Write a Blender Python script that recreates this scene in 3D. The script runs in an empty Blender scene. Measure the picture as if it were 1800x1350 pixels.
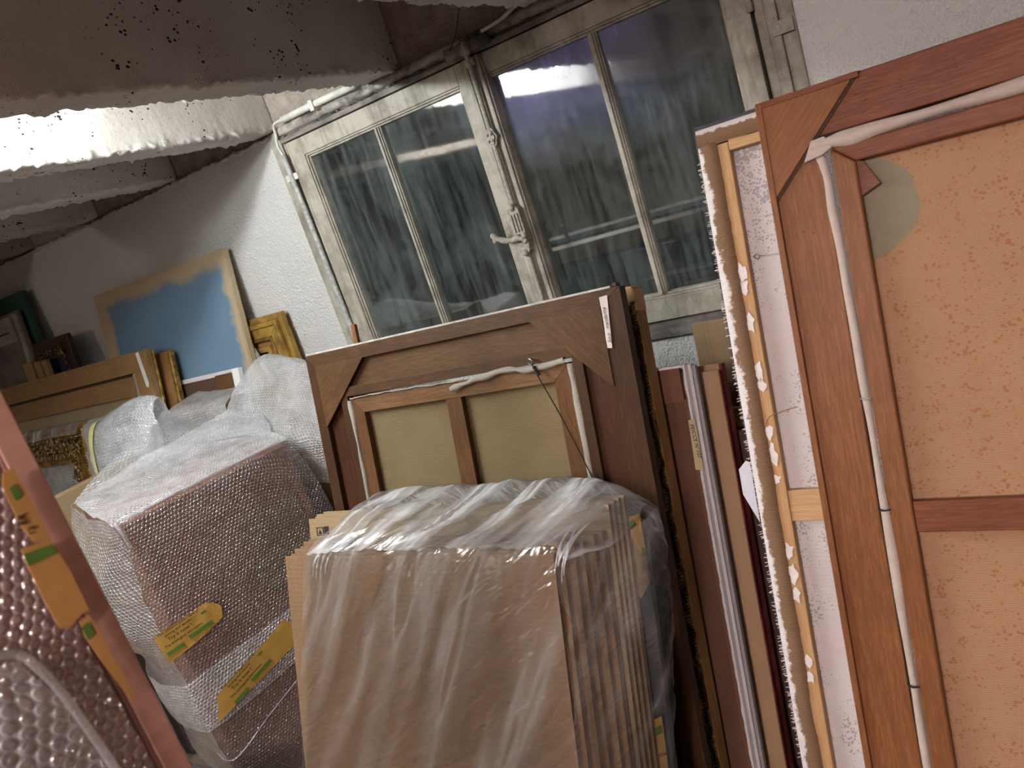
import bpy, bmesh, math, random
from math import sin, cos, tan, radians as R, pi, sqrt
from mathutils import Vector, Matrix, noise
random.seed(7)
C = bpy.context.scene.collection
EYE = 1.62
WALL = 2.3

# ------------------------------------------------------------------ object helpers
def props(o, label=None, cat=None, group=None, kind=None):
    if label: o['label'] = label
    if cat: o['category'] = cat
    if group: o['group'] = group
    if kind: o['kind'] = kind
    return o

def empty(name, loc=(0, 0, 0), rx=0, rz=0, label=None, cat=None, group=None, kind=None):
    o = bpy.data.objects.new(name, None); C.objects.link(o)
    o.location = loc; o.rotation_euler = (rx, 0, rz); o.empty_display_size = .05
    return props(o, label, cat, group, kind)

def obj(name, bm, m, parent=None, bevel=0, smooth=False, label=None, cat=None, group=None, kind=None, sub=0):
    me = bpy.data.meshes.new(name)
    bmesh.ops.recalc_face_normals(bm, faces=bm.faces[:]) if not smooth == 'keep' else None
    bm.to_mesh(me); bm.free()
    for mm in (m if isinstance(m, (list, tuple)) else [m]): me.materials.append(mm)
    o = bpy.data.objects.new(name, me); C.objects.link(o)
    if parent: o.parent = parent
    if smooth:
        for p in me.polygons: p.use_smooth = True
    if bevel:
        b = o.modifiers.new('bevel', 'BEVEL'); b.width = bevel; b.segments = 2; b.limit_method = 'ANGLE'
    if sub:
        s = o.modifiers.new('sub', 'SUBSURF'); s.levels = sub; s.render_levels = sub
    return props(o, label, cat, group, kind)

def lean(name, y0, deg, **k):
    """root of something standing on the floor at y0 and leaning back towards the wall"""
    return empty(name, (0, y0, 0), -R(deg), **k)

def nb(): return bmesh.new()

def box(bm, x0, x1, y0, y1, z0, z1, mi=0):
    v = [bm.verts.new(p) for p in ((x0,y0,z0),(x1,y0,z0),(x1,y1,z0),(x0,y1,z0),(x0,y0,z1),(x1,y0,z1),(x1,y1,z1),(x0,y1,z1))]
    for f in ((0,1,5,4),(1,2,6,5),(2,3,7,6),(3,0,4,7),(4,5,6,7),(3,2,1,0)):
        bm.faces.new([v[i] for i in f]).material_index = mi
    return bm
def B(*a): return box(nb(), *a)

def prism(bm, pts, y0, y1, mi=0):
    """polygon in x,z extruded from y0 to y1"""
    a = [bm.verts.new((x, y0, z)) for x, z in pts]; b = [bm.verts.new((x, y1, z)) for x, z in pts]
    bm.faces.new(a).material_index = mi; bm.faces.new(b[::-1]).material_index = mi
    n = len(pts)
    for i in range(n):
        bm.faces.new((a[i], b[i], b[(i+1) % n], a[(i+1) % n])).material_index = mi
    return bm
def P(*a): return prism(nb(), *a)

def tube(bm, pts, r, n=10):
    pts = [Vector(p) for p in pts]; rings = []
    up = Vector((0.13, 0.2, 1)).normalized()
    for i, p in enumerate(pts):
        t = (pts[min(i+1, len(pts)-1)] - pts[max(i-1, 0)]).normalized()
        a = t.cross(up)
        if a.length < .05: a = t.cross(Vector((1, 0, 0)))
        a.normalize(); b = t.cross(a)
        rr = r[i] if isinstance(r, (list, tuple)) else r
        rings.append([bm.verts.new(p + (a*cos(2*pi*k/n) + b*sin(2*pi*k/n))*rr) for k in range(n)])
    for i in range(len(rings)-1):
        for k in range(n):
            bm.faces.new((rings[i][k], rings[i][(k+1) % n], rings[i+1][(k+1) % n], rings[i+1][k]))
    bm.faces.new(rings[0][::-1]); bm.faces.new(rings[-1])
    return bm
def T(*a): return tube(nb(), *a)

def cr(p, t):
    """catmull-rom through the list p at parameter t (0..len-1)"""
    n = len(p)-1; i = min(int(t), n-1); f = t-i
    a, b, c, d = p[max(i-1, 0)], p[i], p[i+1], p[min(i+2, n)]
    return .5*((2*b)+(c-a)*f+(2*a-5*b+4*c-d)*f*f+(3*b-a-3*c+d)*f*f*f)

def smoothline(pts, n):
    pts = [Vector(p) for p in pts]
    return [cr(pts, i*(len(pts)-1)/n) for i in range(n+1)]

def sheet(rows, nu, nv, disp=None, uvs=1.0):
    """smooth sheet through rows of control points, uv in metres"""
    rows = [[Vector(p) for p in r] for r in rows]
    bm = nb(); uv = bm.loops.layers.uv.new('UV')
    g = []
    for j in range(nv+1):
        tv = j*(len(rows)-1)/nv
        line = []
        for i in range(nu+1):
            col = [cr(r, i*(len(r)-1)/nu) for r in rows]
            p = cr(col, tv)
            if disp: p = p + disp(p, i/nu, j/nv)
            line.append(p)
        g.append(line)
    V = [[bm.verts.new(p) for p in l] for l in g]
    mj = len(g)//2
    us = [0]
    for i in range(nu): us.append(us[-1]+(g[mj][i+1]-g[mj][i]).length)
    vs = [0]
    for j in range(nv): vs.append(vs[-1]+(g[j+1][nu//2]-g[j][nu//2]).length)
    for j in range(nv):
        for i in range(nu):
            f = bm.faces.new((V[j][i], V[j][i+1], V[j+1][i+1], V[j+1][i]))
            for l, (a, b) in zip(f.loops, ((i, j), (i+1, j), (i+1, j+1), (i, j+1))):
                l[uv].uv = (us[a]*uvs, vs[b]*uvs)
    return bm

def nz(p, s=1.0): return noise.noise(Vector(p)*s)

def rough_edges(bm, amp, freq):
    for v in bm.verts:
        n = noise.noise_vector(v.co*freq)
        v.co += Vector(n)*amp

def text(name, s, size, m, parent, M, extrude=.0004, shear=0, align='LEFT'):
    c = bpy.data.curves.new(name, 'FONT'); c.body = s; c.size = size; c.extrude = extrude; c.shear = shear
    c.align_x = align; c.resolution_u = 3
    t = bpy.data.objects.new(name, c); C.objects.link(t)
    dg = bpy.context.evaluated_depsgraph_get()
    me = bpy.data.meshes.new_from_object(t.evaluated_get(dg))
    C.objects.unlink(t); bpy.data.objects.remove(t)
    me.materials.clear(); me.materials.append(m)
    me.transform(M)
    o = bpy.data.objects.new(name, me); C.objects.link(o); o.parent = parent
    return o

# ------------------------------------------------------------------ material helpers
class NT:
    def __init__(s, name):
        s.m = bpy.data.materials.new(name); s.m.use_nodes = True
        s.t = s.m.node_tree; s.t.nodes.clear(); s.uvmap = False
    def n(s, ty, ins=None, **pr):
        nd = s.t.nodes.new('ShaderNode'+ty)
        for k, v in pr.items(): setattr(nd, k, v)
        for k, v in (ins or {}).items():
            sk = nd.inputs[k]
            if isinstance(v, bpy.types.NodeSocket): s.t.links.new(v, sk)
            elif isinstance(v, bpy.types.Node): s.t.links.new(v.outputs[0], sk)
            else:
                if sk.type == 'RGBA' and len(v) == 3: v = (*v, 1)
                sk.default_value = v
        return nd
    def co(s, scale=(1, 1, 1), rot=(0, 0, 0), src='Object', loc=(0, 0, 0)):
        c = s.n('TexCoord')
        return s.n('Mapping', {'Vector': c.outputs[src], 'Scale': scale, 'Rotation': rot, 'Location': loc}).outputs[0]
    def noise(s, co, scale=5, detail=4, rough=.55, dist=0):
        return s.n('TexNoise', {'Vector': co, 'Scale': scale, 'Detail': detail, 'Roughness': rough, 'Distortion': dist}).outputs[0]
    def ramp(s, f, stops, interp='LINEAR'):
        nd = s.n('ValToRGB', {'Fac': f}); e = nd.color_ramp.elements; nd.color_ramp.interpolation = interp
        while len(e) < len(stops): e.new(.5)
        for el, (p, c) in zip(e, stops):
            el.position = p
            el.color = (c, c, c, 1) if isinstance(c, (int, float)) else ((*c, 1) if len(c) == 3 else c)
        return nd.outputs[0]
    def mix(s, f, a, b, mode='MIX'):
        nd = s.n('Mix', data_type='RGBA', blend_type=mode)
        for k, v in ((0, f), (6, a), (7, b)):
            if isinstance(v, bpy.types.NodeSocket): s.t.links.new(v, nd.inputs[k])
            else: nd.inputs[k].default_value = v if k == 0 else ((*v, 1) if len(v) == 3 else v)
        return nd.outputs[2]
    def math(s, op, a, b=0, c=0, clamp=False):
        nd = s.n('Math', {0: a, 1: b, 2: c}, operation=op); nd.use_clamp = clamp
        return nd.outputs[0]
    def bump(s, h, strength=.3, dist=.002, nrm=None):
        i = {'Height': h, 'Strength': strength, 'Distance': dist}
        if nrm: i['Normal'] = nrm
        return s.n('Bump', i).outputs[0]
    def bsdf(s, col, rough=.7, nrm=None, metal=0, spec=.3, **k):
        i = {'Base Color': col, 'Roughness': rough, 'Metallic': metal, 'Specular IOR Level': spec}
        if nrm: i['Normal'] = nrm
        i.update(k)
        return s.n('BsdfPrincipled', i)
    def out(s, sh):
        s.n('OutputMaterial', {'Surface': sh}); return s.m

def wood(name, base, dark, axis='x', rough=.55, ring=6, bump=.25, rot=0, stain=.5, spec=.12):
    base = (base[0]*.60, base[1]*.54, base[2]*.49); dark = (dark[0]*.55, dark[1]*.48, dark[2]*.43)
    t = NT(name)
    sc = {'x': (2.2, 30, 30), 'z': (30, 30, 2.2)}[axis]
    co = t.co(sc, (0, rot, 0))
    if rot: # rotate first, then stretch
        c0 = t.n('TexCoord'); r = t.n('Mapping', {'Vector': c0.outputs['Object'], 'Rotation': (0, rot, 0)})
        co = t.n('Mapping', {'Vector': r.outputs[0], 'Scale': sc}).outputs[0]
    rnd = t.n('ObjectInfo').outputs['Random']
    co = t.n('VectorMath', {0: co, 1: t.n('CombineXYZ', {'X': t.math('MULTIPLY', rnd, 37), 'Y': t.math('MULTIPLY', rnd, 11)}).outputs[0]}, operation='ADD').outputs[0]
    n1 = t.noise(co, 1.2, 5, .6, .8)
    n2 = t.noise(co, 9, 4, .7, .2)
    n3 = t.noise(t.co((3, 3, 3)), 1.6, 4, .6)
    lines = t.math('FRACT', t.math('MULTIPLY', n1, ring))
    lines = t.ramp(lines, [(0, .25), (.5, 1), (.92, .75), (1, .25)])
    c = t.mix(lines, tuple(b*.42 + d*.58 for b, d in zip(base, dark)), base)
    c = t.mix(t.ramp(n2, [(.38, 0), (.62, 1)]), tuple(b*.45+d*.55 for b, d in zip(base, dark)), c)
    c = t.mix(t.math('MULTIPLY', t.ramp(n3, [(.42, 0), (.72, 1)]), stain), c, dark)
    c = t.mix(t.ramp(t.noise(co, 14, 2, .5), [(.66, 0), (.74, .3)]), c, tuple(min(1, b*1.8) for b in base))
    nr = t.bump(t.math('ADD', n2, t.math('MULTIPLY', lines, .3)), bump, .0012)
    return t.out(t.bsdf(c, rough, nr, spec=spec))

def paintwood(name, base, dirt, amt=.5, axis='z'):
    t = NT(name)
    sc = {'x': (3, 25, 25), 'z': (25, 25, 3)}[axis]
    n = t.noise(t.co((6, 6, 6)), 1.5, 6, .65)
    s = t.noise(t.co(sc), 2, 5, .6)
    spot = t.n('TexVoronoi', {'Vector': t.co((70, 70, 30)), 'Scale': 1.0}).outputs[0]
    c = t.mix(t.math('MULTIPLY', t.ramp(n, [(.42, 0), (.68, 1)]), amt), base, dirt)
    c = t.mix(t.math('MULTIPLY', t.ramp(s, [(.5, 0), (.7, 1)]), amt*.6), c, tuple(d*.8 for d in dirt))
    c = t.mix(t.math('MULTIPLY', t.ramp(spot, [(.05, 1), (.12, 0)]), t.ramp(n, [(.5, 0), (.6, .8)])), c, (.05, .045, .035))
    return t.out(t.bsdf(c, .55, t.bump(t.math('ADD', n, s), .35, .003)))

def hexd(t, size, co):
    """height of round bubbles on a hexagonal lattice, 1 in the middle of a bubble, 0 at its rim"""
    v = t.n('VectorMath', {0: co, 1: (1/size, 1/size, 0)}, operation='MULTIPLY').outputs[0]
    out = []
    for off in (0, .5):
        a = t.n('VectorMath', {0: v, 1: (1, 1/1.732, 1)}, operation='MULTIPLY').outputs[0]
        a = t.n('VectorMath', {0: a, 1: (off, off, 0)}, operation='ADD').outputs[0]
        a = t.n('VectorMath', {0: a}, operation='FRACTION').outputs[0]
        a = t.n('VectorMath', {0: a, 1: (.5, .5, 0)}, operation='SUBTRACT').outputs[0]
        a = t.n('VectorMath', {0: a, 1: (1, 1.732, 0)}, operation='MULTIPLY').outputs[0]
        out.append(t.n('VectorMath', {0: a}, operation='LENGTH').outputs['Value'])
    return t.math('MINIMUM', out[0], out[1])

def bubble(name, size=.011, haze=.25, rim=.5, tint=(.93, .93, .95), glint=.16, wrinkle=1.0):
    t = NT(name)
    uv = t.n('TexCoord').outputs['UV']
    wob = t.n('TexNoise', {'Vector': uv, 'Scale': 14, 'Detail': 2}).outputs[1]
    w2 = t.n('VectorMath', {0: t.n('VectorMath', {0: wob, 1: (.5, .5, .5)}, operation='SUBTRACT').outputs[0], 1: (.012, .012, 0)}, operation='MULTIPLY').outputs[0]
    co = t.n('VectorMath', {0: uv, 1: w2}, operation='ADD').outputs[0]
    d = hexd(t, size, co)
    dome = t.ramp(d, [(0, 1), (.3, .85), (.42, .25), (.5, 0)])
    ring = t.ramp(d, [(.33, 0), (.42, 1), (.47, .35), (.6, .6)])
    n = t.n('TexNoise', {'Vector': uv, 'Scale': 9, 'Detail': 5, 'Roughness': .65}).outputs[0]
    crn = t.n('TexNoise', {'Vector': uv, 'Scale': 45, 'Detail': 3}).outputs[0]
    brk = t.ramp(crn, [(.35, .5), (.62, 1)])
    nr = t.bump(dome, .9, .0035)
    nr = t.bump(n, .55*wrinkle, .03, nr)
    gl = t.n('BsdfGlossy', {'Color': (1, 1, 1, 1), 'Roughness': .13, 'Normal': nr})
    df = t.n('BsdfDiffuse', {'Color': (*tint, 1), 'Normal': nr})
    tl = t.n('BsdfTranslucent', {'Color': (*tint, 1), 'Normal': nr})
    wh = t.n('MixShader', {0: .35, 1: df, 2: tl})
    tr = t.n('BsdfTransparent', {'Color': (.97, .97, .975, 1)})
    hz = t.math('ADD', t.math('MULTIPLY', t.ramp(n, [(.35, .65), (.65, 1.25)]), haze), t.math('MULTIPLY', t.math('MULTIPLY', ring, brk), rim), clamp=True)
    a = t.n('MixShader', {0: hz, 1: tr, 2: wh})
    lw = t.n('LayerWeight', {'Blend': .35, 'Normal': nr}).outputs['Fresnel']
    g = t.math('MULTIPLY_ADD', lw, .5, glint*.5, clamp=True)
    b = t.n('MixShader', {0: g, 1: a, 2: gl})
    return t.out(b)

def film(name, haze=.22):
    t = NT(name)
    uv = t.n('TexCoord').outputs['UV']
    # soft diagonal folds of the bag
    m = t.n('Mapping', {'Vector': uv, 'Rotation': (0, 0, R(-66))}).outputs[0]
    m = t.n('Mapping', {'Vector': m, 'Scale': (1.0, 8.5, 1)}).outputs[0]
    n = t.n('TexNoise', {'Vector': m, 'Scale': 1.6, 'Detail': 3, 'Roughness': .45, 'Distortion': .3}).outputs[0]
    m2 = t.n('Mapping', {'Vector': t.n('Mapping', {'Vector': uv, 'Rotation': (0, 0, R(-35))}).outputs[0], 'Scale': (5, 22, 1)}).outputs[0]
    n2 = t.n('TexNoise', {'Vector': m2, 'Scale': 1.2, 'Detail': 2, 'Roughness': .5, 'Distortion': .8}).outputs[0]
    n2 = t.math('ABSOLUTE', t.math('SUBTRACT', n2, .5))
    nr = t.bump(n2, .5, .02)
    gl = t.n('BsdfGlossy', {'Color': (1, 1, 1, 1), 'Roughness': .14, 'Normal': nr})
    df = t.n('BsdfDiffuse', {'Color': (.9, .9, .92, 1)})
    tl = t.n('BsdfTranslucent', {'Color': (.9, .9, .92, 1)})
    wh = t.n('MixShader', {0: .4, 1: df, 2: tl})
    tr = t.n('BsdfTransparent', {'Color': (.97, .97, .975, 1)})
    veil = t.math('MULTIPLY', t.ramp(n, [(.42, .25), (.56, 1.1), (.6, 1.9), (.64, .7), (.8, .3)]), haze, clamp=True)
    a = t.n('MixShader', {0: veil, 1: tr, 2: wh})
    lw = t.n('LayerWeight', {'Blend': .3, 'Normal': nr}).outputs['Fresnel']
    g = t.math('MULTIPLY_ADD', lw, .6, .06, clamp=True)
    return t.out(t.n('MixShader', {0: g, 1: a, 2: gl}))

def cardboard(name, base=(.34, .225, .12), axis='x', pitch=170):
    t = NT(name)
    sc = (.4, .4, 1) if axis == 'x' else (1, 1, .3)
    wv = t.n('TexWave', {'Vector': t.co((1, 1, 1)), 'Scale': pitch/6.28, 'Distortion': 1.2, 'Detail': 1.5, 'Detail Scale': 1.5},
             wave_type='BANDS', bands_direction='Z' if axis == 'x' else 'X').outputs[0]
    fib = t.noise(t.co((6, 6, 40) if axis == 'x' else (40, 40, 6)), 3, 4, .6)
    st = t.noise(t.co(), 3.5, 4, .6)
    base = tuple(b*.66 for b in base)
    c = t.mix(t.math('MULTIPLY', wv, .32), base, tuple(b*.72 for b in base))
    c = t.mix(t.ramp(fib, [(.4, 0), (.75, .35)]), c, tuple(min(1, b*1.25) for b in base))
    c = t.mix(t.ramp(st, [(.45, 0), (.75, .3)]), c, tuple(b*.6 for b in base))
    return t.out(t.bsdf(c, .75, t.bump(wv, .15, .0008)))

def gold(name, base=(.62, .42, .12), dark=(.16, .08, .02), scale=30, metal=.75, bump=.5, rough=.38, carved=False):
    if carved: metal = .35
    t = NT(name)
    n = t.noise(t.co(), scale, 5, .65)
    n2 = t.noise(t.co(), scale*.2, 4, .6)
    c = t.mix(t.ramp(n, [(.35, 0), (.6, 1)]), dark, base)
    c = t.mix(t.ramp(n2, [(.4, 0), (.7, .6)]), c, dark)
    h = n
    if carved:
        v = t.n('TexVoronoi', {'Vector': t.co(), 'Scale': scale*1.6}).outputs[0]
        w = t.n('TexWave', {'Vector': t.co(), 'Scale': scale*.6, 'Distortion': 14, 'Detail': 2}).outputs[0]
        h = t.math('ADD', v, w)
        c = t.mix(t.ramp(w, [(.2, .8), (.6, 0)]), c, tuple(d*.5 for d in dark))
    return t.out(t.bsdf(c, rough, t.bump(h, bump, .006 if carved else .002), metal=metal))

def plain(name, col, rough=.6, n_amt=.15, scale=20, bump=.1, spec=.3, metal=0):
    t = NT(name)
    n = t.noise(t.co(), scale, 4, .6)
    c = t.mix(t.ramp(n, [(.35, 0), (.7, n_amt*2)]), col, tuple(x*.55 for x in col))
    return t.out(t.bsdf(c, rough, t.bump(n, bump, .002), spec=spec, metal=metal))

def weave(name, base, dark, scale=900, stain=.4, bump=.6, thread=.6):
    t = NT(name)
    co = t.co()
    wob = t.n('TexNoise', {'Vector': co, 'Scale': 6, 'Detail': 2}).outputs[1]
    cw = t.n('VectorMath', {0: co, 1: t.n('VectorMath', {0: wob, 1: (.012, 0, .012)}, operation='MULTIPLY').outputs[0]}, operation='ADD').outputs[0]
    a = t.n('TexWave', {'Vector': cw, 'Scale': scale/6.28, 'Distortion': 1.0, 'Detail': 1}, bands_direction='Z').outputs[0]
    b = t.n('TexWave', {'Vector': cw, 'Scale': scale/6.28*1.1, 'Distortion': 1.0, 'Detail': 1}, bands_direction='X').outputs[0]
    h = t.math('ADD', t.math('MULTIPLY', a, .7), t.math('MULTIPLY', b, .3))
    n = t.noise(co, 4, 4, .6)
    c = t.mix(t.ramp(h, [(.2, thread), (.7, 0)]), base, dark)
    c = t.mix(t.math('MULTIPLY', t.ramp(n, [(.45, 0), (.75, 1)]), stain), c, dark)
    return t.out(t.bsdf(c, .9, t.bump(h, bump, .0015), spec=.1))

# ------------------------------------------------------------------ materials
def m_wall():
    t = NT('wall_plaster')
    co = t.co()
    n = t.noise(co, 110, 3, .6); n2 = t.noise(co, 35, 4, .6); big = t.noise(co, 2.2, 4, .6)
    z = t.n('SeparateXYZ', {0: co}).outputs
    # above the ragged line at the window head the wall is bare brownish render
    zz = t.math('ADD', z[2], t.math('MULTIPLY', t.math('SUBTRACT', t.noise(co, 7, 5, .7), .5), .07))
    top = t.ramp(t.math('SUBTRACT', zz, 1.585), [(.5, 0), (.506, 1)])
    white = t.mix(t.ramp(big, [(.4, 0), (.75, .35)]), (.68, .66, .63), (.54, .50, .47))
    white = t.mix(t.ramp(n2, [(.62, 0), (.72, .35)]), white, (.50, .46, .42))
    brown = t.mix(t.ramp(t.noise(co, 14, 6, .7), [(.35, 0), (.7, 1)]), (.26, .21, .18), (.44, .38, .33))
    c = t.mix(top, white, brown)
    nr = t.bump(t.math('ADD', n, t.math('MULTIPLY', n2, .7)), .9, .014)
    return t.out(t.bsdf(c, .85, nr, spec=.15))

def m_beam():
    t = NT('pitted_whitewashed_concrete')
    co = t.co()
    big = t.noise(co, 2.5, 5, .6); f = t.noise(co, 70, 4, .6)
    v = t.n('TexVoronoi', {'Vector': t.co((1, .75, 1.0)), 'Scale': 80}).outputs[0]
    msk = t.noise(co, 4.5, 3, .6)
    sz = t.ramp(t.noise(co, 22, 2, .5), [(.40, .0), (.72, .46)])
    pit = t.math('MULTIPLY', t.math('LESS_THAN', v, t.math('MULTIPLY', sz, t.ramp(msk, [(.44, 0), (.56, 1)]))), 1)
    v2 = t.n('TexVoronoi', {'Vector': co, 'Scale': 160}).outputs[0]
    pit2 = t.math('MULTIPLY', t.math('LESS_THAN', v2, .16), t.ramp(t.noise(co, 9, 3, .5), [(.5, 0), (.6, 1)]))
    p = t.math('MAXIMUM', pit, pit2)
    c = t.mix(t.ramp(big, [(.35, 0), (.7, 1)]), (.66, .63, .60), (.50, .46, .42))
    c = t.mix(t.ramp(f, [(.55, 0), (.75, .35)]), c, (.3, .25, .22))
    c = t.mix(p, c, (.035, .028, .025))
    nr = t.bump(t.math('SUBTRACT', t.math('MULTIPLY', f, .5), p), .6, .004)
    return t.out(t.bsdf(c, .9, nr, spec=.1))

def m_glass():
    t = NT('dirty_window_glass')
    co = t.co()
    z = t.n('SeparateXYZ', {0: co}).outputs
    streak = t.noise(t.co((18, 18, 1.6), (0, R(9), 0)), 1.6, 6, .7, .4)
    fine = t.noise(t.co((60, 60, 5), (0, R(9), 0)), 1.3, 4, .7)
    sm = t.noise(co, 4, 6, .65, 1.2)
    speck = t.n('TexVoronoi', {'Vector': co, 'Scale': 55}).outputs[0]
    sp = t.math('MULTIPLY', t.math('LESS_THAN', speck, .05), t.ramp(t.noise(co, 30, 2), [(.55, 0), (.6, .7)]))
    d = t.math('ADD', t.math('MULTIPLY', t.ramp(streak, [(.42, 0), (.7, 1)]), .09), t.math('MULTIPLY', t.ramp(sm, [(.45, 0), (.75, 1)]), .08))
    d = t.math('ADD', d, t.math('MULTIPLY', t.ramp(fine, [(.5, 0), (.72, 1)]), .06))
    # a reflected bluish glow, painted into the dust high up in the right sash
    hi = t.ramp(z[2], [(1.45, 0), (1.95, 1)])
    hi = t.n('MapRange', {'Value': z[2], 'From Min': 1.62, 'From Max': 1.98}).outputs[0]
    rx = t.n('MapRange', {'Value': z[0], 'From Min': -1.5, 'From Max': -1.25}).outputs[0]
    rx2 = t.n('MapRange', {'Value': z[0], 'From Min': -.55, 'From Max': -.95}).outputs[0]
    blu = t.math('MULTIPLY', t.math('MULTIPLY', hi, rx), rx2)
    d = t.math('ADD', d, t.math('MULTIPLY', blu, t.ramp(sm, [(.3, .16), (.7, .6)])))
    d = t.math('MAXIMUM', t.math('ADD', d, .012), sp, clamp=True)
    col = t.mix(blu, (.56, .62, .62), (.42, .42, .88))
    df = t.n('BsdfDiffuse', {'Color': col, 'Roughness': 1.0})
    tr = t.n('BsdfTransparent', {'Color': (.85, .9, .88, 1)})
    wv = t.bump(t.noise(co, 3, 2, .4), .05, .01)
    gl = t.n('BsdfGlossy', {'Color': (1, 1, 1, 1), 'Roughness': .035, 'Normal': wv})
    a = t.n('MixShader', {0: d, 1: tr, 2: df})
    lw = t.n('LayerWeight', {'Blend': .2}).outputs['Fresnel']
    b = t.n('MixShader', {0: t.math('MULTIPLY_ADD', lw, .75, .13, clamp=True), 1: a, 2: gl})
    return t.out(b)

def m_blue():
    """raw canvas with a ragged field of blue paint in the middle"""
    t = NT('blue_painted_canvas')
    co = t.co(); s = t.n('SeparateXYZ', {0: co}).outputs
    w = t.math('MULTIPLY', t.math('SUBTRACT', t.noise(co, 6, 6, .7), .5), .16)
    w2 = t.math('MULTIPLY', t.math('SUBTRACT', t.noise(t.co((1, 1, 1), loc=(3, 1, 2)), 6, 6, .7), .5), .16)
    x = t.math('ABSOLUTE', t.math('ADD', t.math('SUBTRACT', s[0], -3.305), w))
    z = t.math('ABSOLUTE', t.math('ADD', t.math('SUBTRACT', s[2], 1.12), w2))
    mx = t.math('LESS_THAN', x, .385); mz = t.math('LESS_THAN', z, .52)
    ex = t.ramp(x, [(.455, 1), (.49, 0)]); ez = t.ramp(z, [(.57, 1), (.61, 0)])
    f = t.math('MULTIPLY', ex, ez)
    blue = t.mix(t.noise(co, 3, 3, .5), (.11, .18, .26), (.165, .25, .34))
    raw = t.mix(t.noise(co, 5, 4, .6), (.46, .345, .22), (.38, .28, .18))
    return t.out(t.bsdf(t.mix(f, raw, blue), .8, t.bump(t.noise(co, 300, 2), .2, .001), spec=.1))

def m_speckle():
    """back of a lined canvas: warm tan with rust spots and a grey green patch at the top corner"""
    t = NT('rust_spotted_lining')
    co = t.co(); s = t.n('SeparateXYZ', {0: co}).outputs
    v = t.n('TexVoronoi', {'Vector': co, 'Scale': 150}).outputs[0]
    r = t.noise(co, 40, 3, .6)
    sp = t.math('LESS_THAN', v, t.ramp(r, [(.40, .06), (.62, .40)]))
    v2 = t.n('TexVoronoi', {'Vector': co, 'Scale': 340}).outputs[0]
    sp2 = t.math('LESS_THAN', v2, t.ramp(t.noise(co, 60, 2), [(.35, .1), (.6, .45)]))
    base = t.mix(t.noise(co, 5, 4, .6), (.36, .21, .12), (.28, .16, .09))
    c = t.mix(t.math('MULTIPLY', sp2, .5), base, (.30, .13, .06))
    c = t.mix(t.math('MULTIPLY', sp, .7), c, (.24, .09, .04))
    dx = t.math('DIVIDE', t.math('SUBTRACT', s[0], -.19), .085); dz = t.math('DIVIDE', t.math('SUBTRACT', s[2], 1.475), .085)
    rr = t.math('SQRT', t.math('ADD', t.math('MULTIPLY', dx, dx), t.math('MULTIPLY', dz, dz)))
    rr = t.math('ADD', rr, t.math('MULTIPLY', t.math('SUBTRACT', t.noise(co, 16, 3), .5), .35))
    pm = t.ramp(rr, [(.96, 1), (1.0, 0)])
    c = t.mix(pm, c, t.mix(r, (.23, .195, .135), (.19, .16, .11)))
    nr = t.bump(t.math('ADD', t.noise(co, 160, 3), t.n('TexWave', {'Vector': co, 'Scale': 90, 'Distortion': 2}, bands_direction='Z').outputs[0]), .25, .001)
    return t.out(t.bsdf(c, .85, nr, spec=.1))

def m_whitecanvas():
    """primed reverse of a canvas, pinkish white with grey pinholes"""
    t = NT('white_primed_canvas')
    co = t.co(); s = t.n('SeparateXYZ', {0: co}).outputs
    v = t.n('TexVoronoi', {'Vector': co, 'Scale': 200}).outputs[0]
    m = t.noise(co, 9, 5, .7)
    topm = t.n('MapRange', {'Value': s[2], 'From Min': 1.40, 'From Max': 1.62, 'To Min': 0, 'To Max': .6}).outputs[0]
    thr = t.math('ADD', t.ramp(m, [(.44, .08), (.60, .75)]), topm)
    p = t.math('MULTIPLY', t.math('LESS_THAN', v, t.math('MULTIPLY', thr, .62)), .9)
    c = t.mix(t.ramp(t.noise(co, 5, 4), [(.5, 0), (.75, .5)]), (.54, .48, .475), (.44, .35, .32))
    c = t.mix(t.math('MULTIPLY', p, .7), c, (.20, .19, .21))
    w = t.n('TexWave', {'Vector': co, 'Scale': 130, 'Distortion': 1}, bands_direction='Z').outputs[0]
    return t.out(t.bsdf(c, .8, t.bump(t.math('ADD', w, t.noise(co, 150, 2)), .4, .001), spec=.15))

def m_turn(axis):
    """canvas turnover: bare linen with ragged white priming towards the outer edge"""
    t = NT('linen_turnover_'+('side' if axis == 0 else 'top'))
    co = t.co(); s = t.n('SeparateXYZ', {0: co}).outputs
    n = t.noise(t.co((1, 1, 1)), 55, 5, .75); n2 = t.noise(co, 7, 3, .6)
    a = t.noise(t.co((60, 60, 500) if axis == 0 else (500, 60, 60)), 1, 2)
    w = t.n('TexWave', {'Vector': co, 'Scale': 120, 'Distortion': 2, 'Detail': 1}, bands_direction='Z').outputs[0]
    lin = t.mix(w, (.13, .075, .042), (.29, .18, .105))
    if axis == 0:
        d = t.math('SUBTRACT', s[0], -.435)
        e = t.math('ADD', t.math('MULTIPLY', t.math('SUBTRACT', n, .5), .035), t.math('MULTIPLY', t.math('SUBTRACT', n2, .3), .035))
        f = t.ramp(t.math('ADD', t.math('MULTIPLY', t.math('SUBTRACT', e, d), 40), .5, clamp=True), [(.42, 0), (.6, 1)])
    else:
        d = t.math('SUBTRACT', 1.664, s[2])
        e = t.math('ADD', t.math('MULTIPLY', t.math('SUBTRACT', n, .5), .02), .009)
        f = t.ramp(t.math('ADD', t.math('MULTIPLY', t.math('SUBTRACT', e, d), 60), .5, clamp=True), [(.42, 0), (.6, 1)])
    c = t.mix(f, lin, (.66, .60, .59))
    return t.out(t.bsdf(c, .85, t.bump(t.math('ADD', w, n), .6, .0015), spec=.1))

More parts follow.
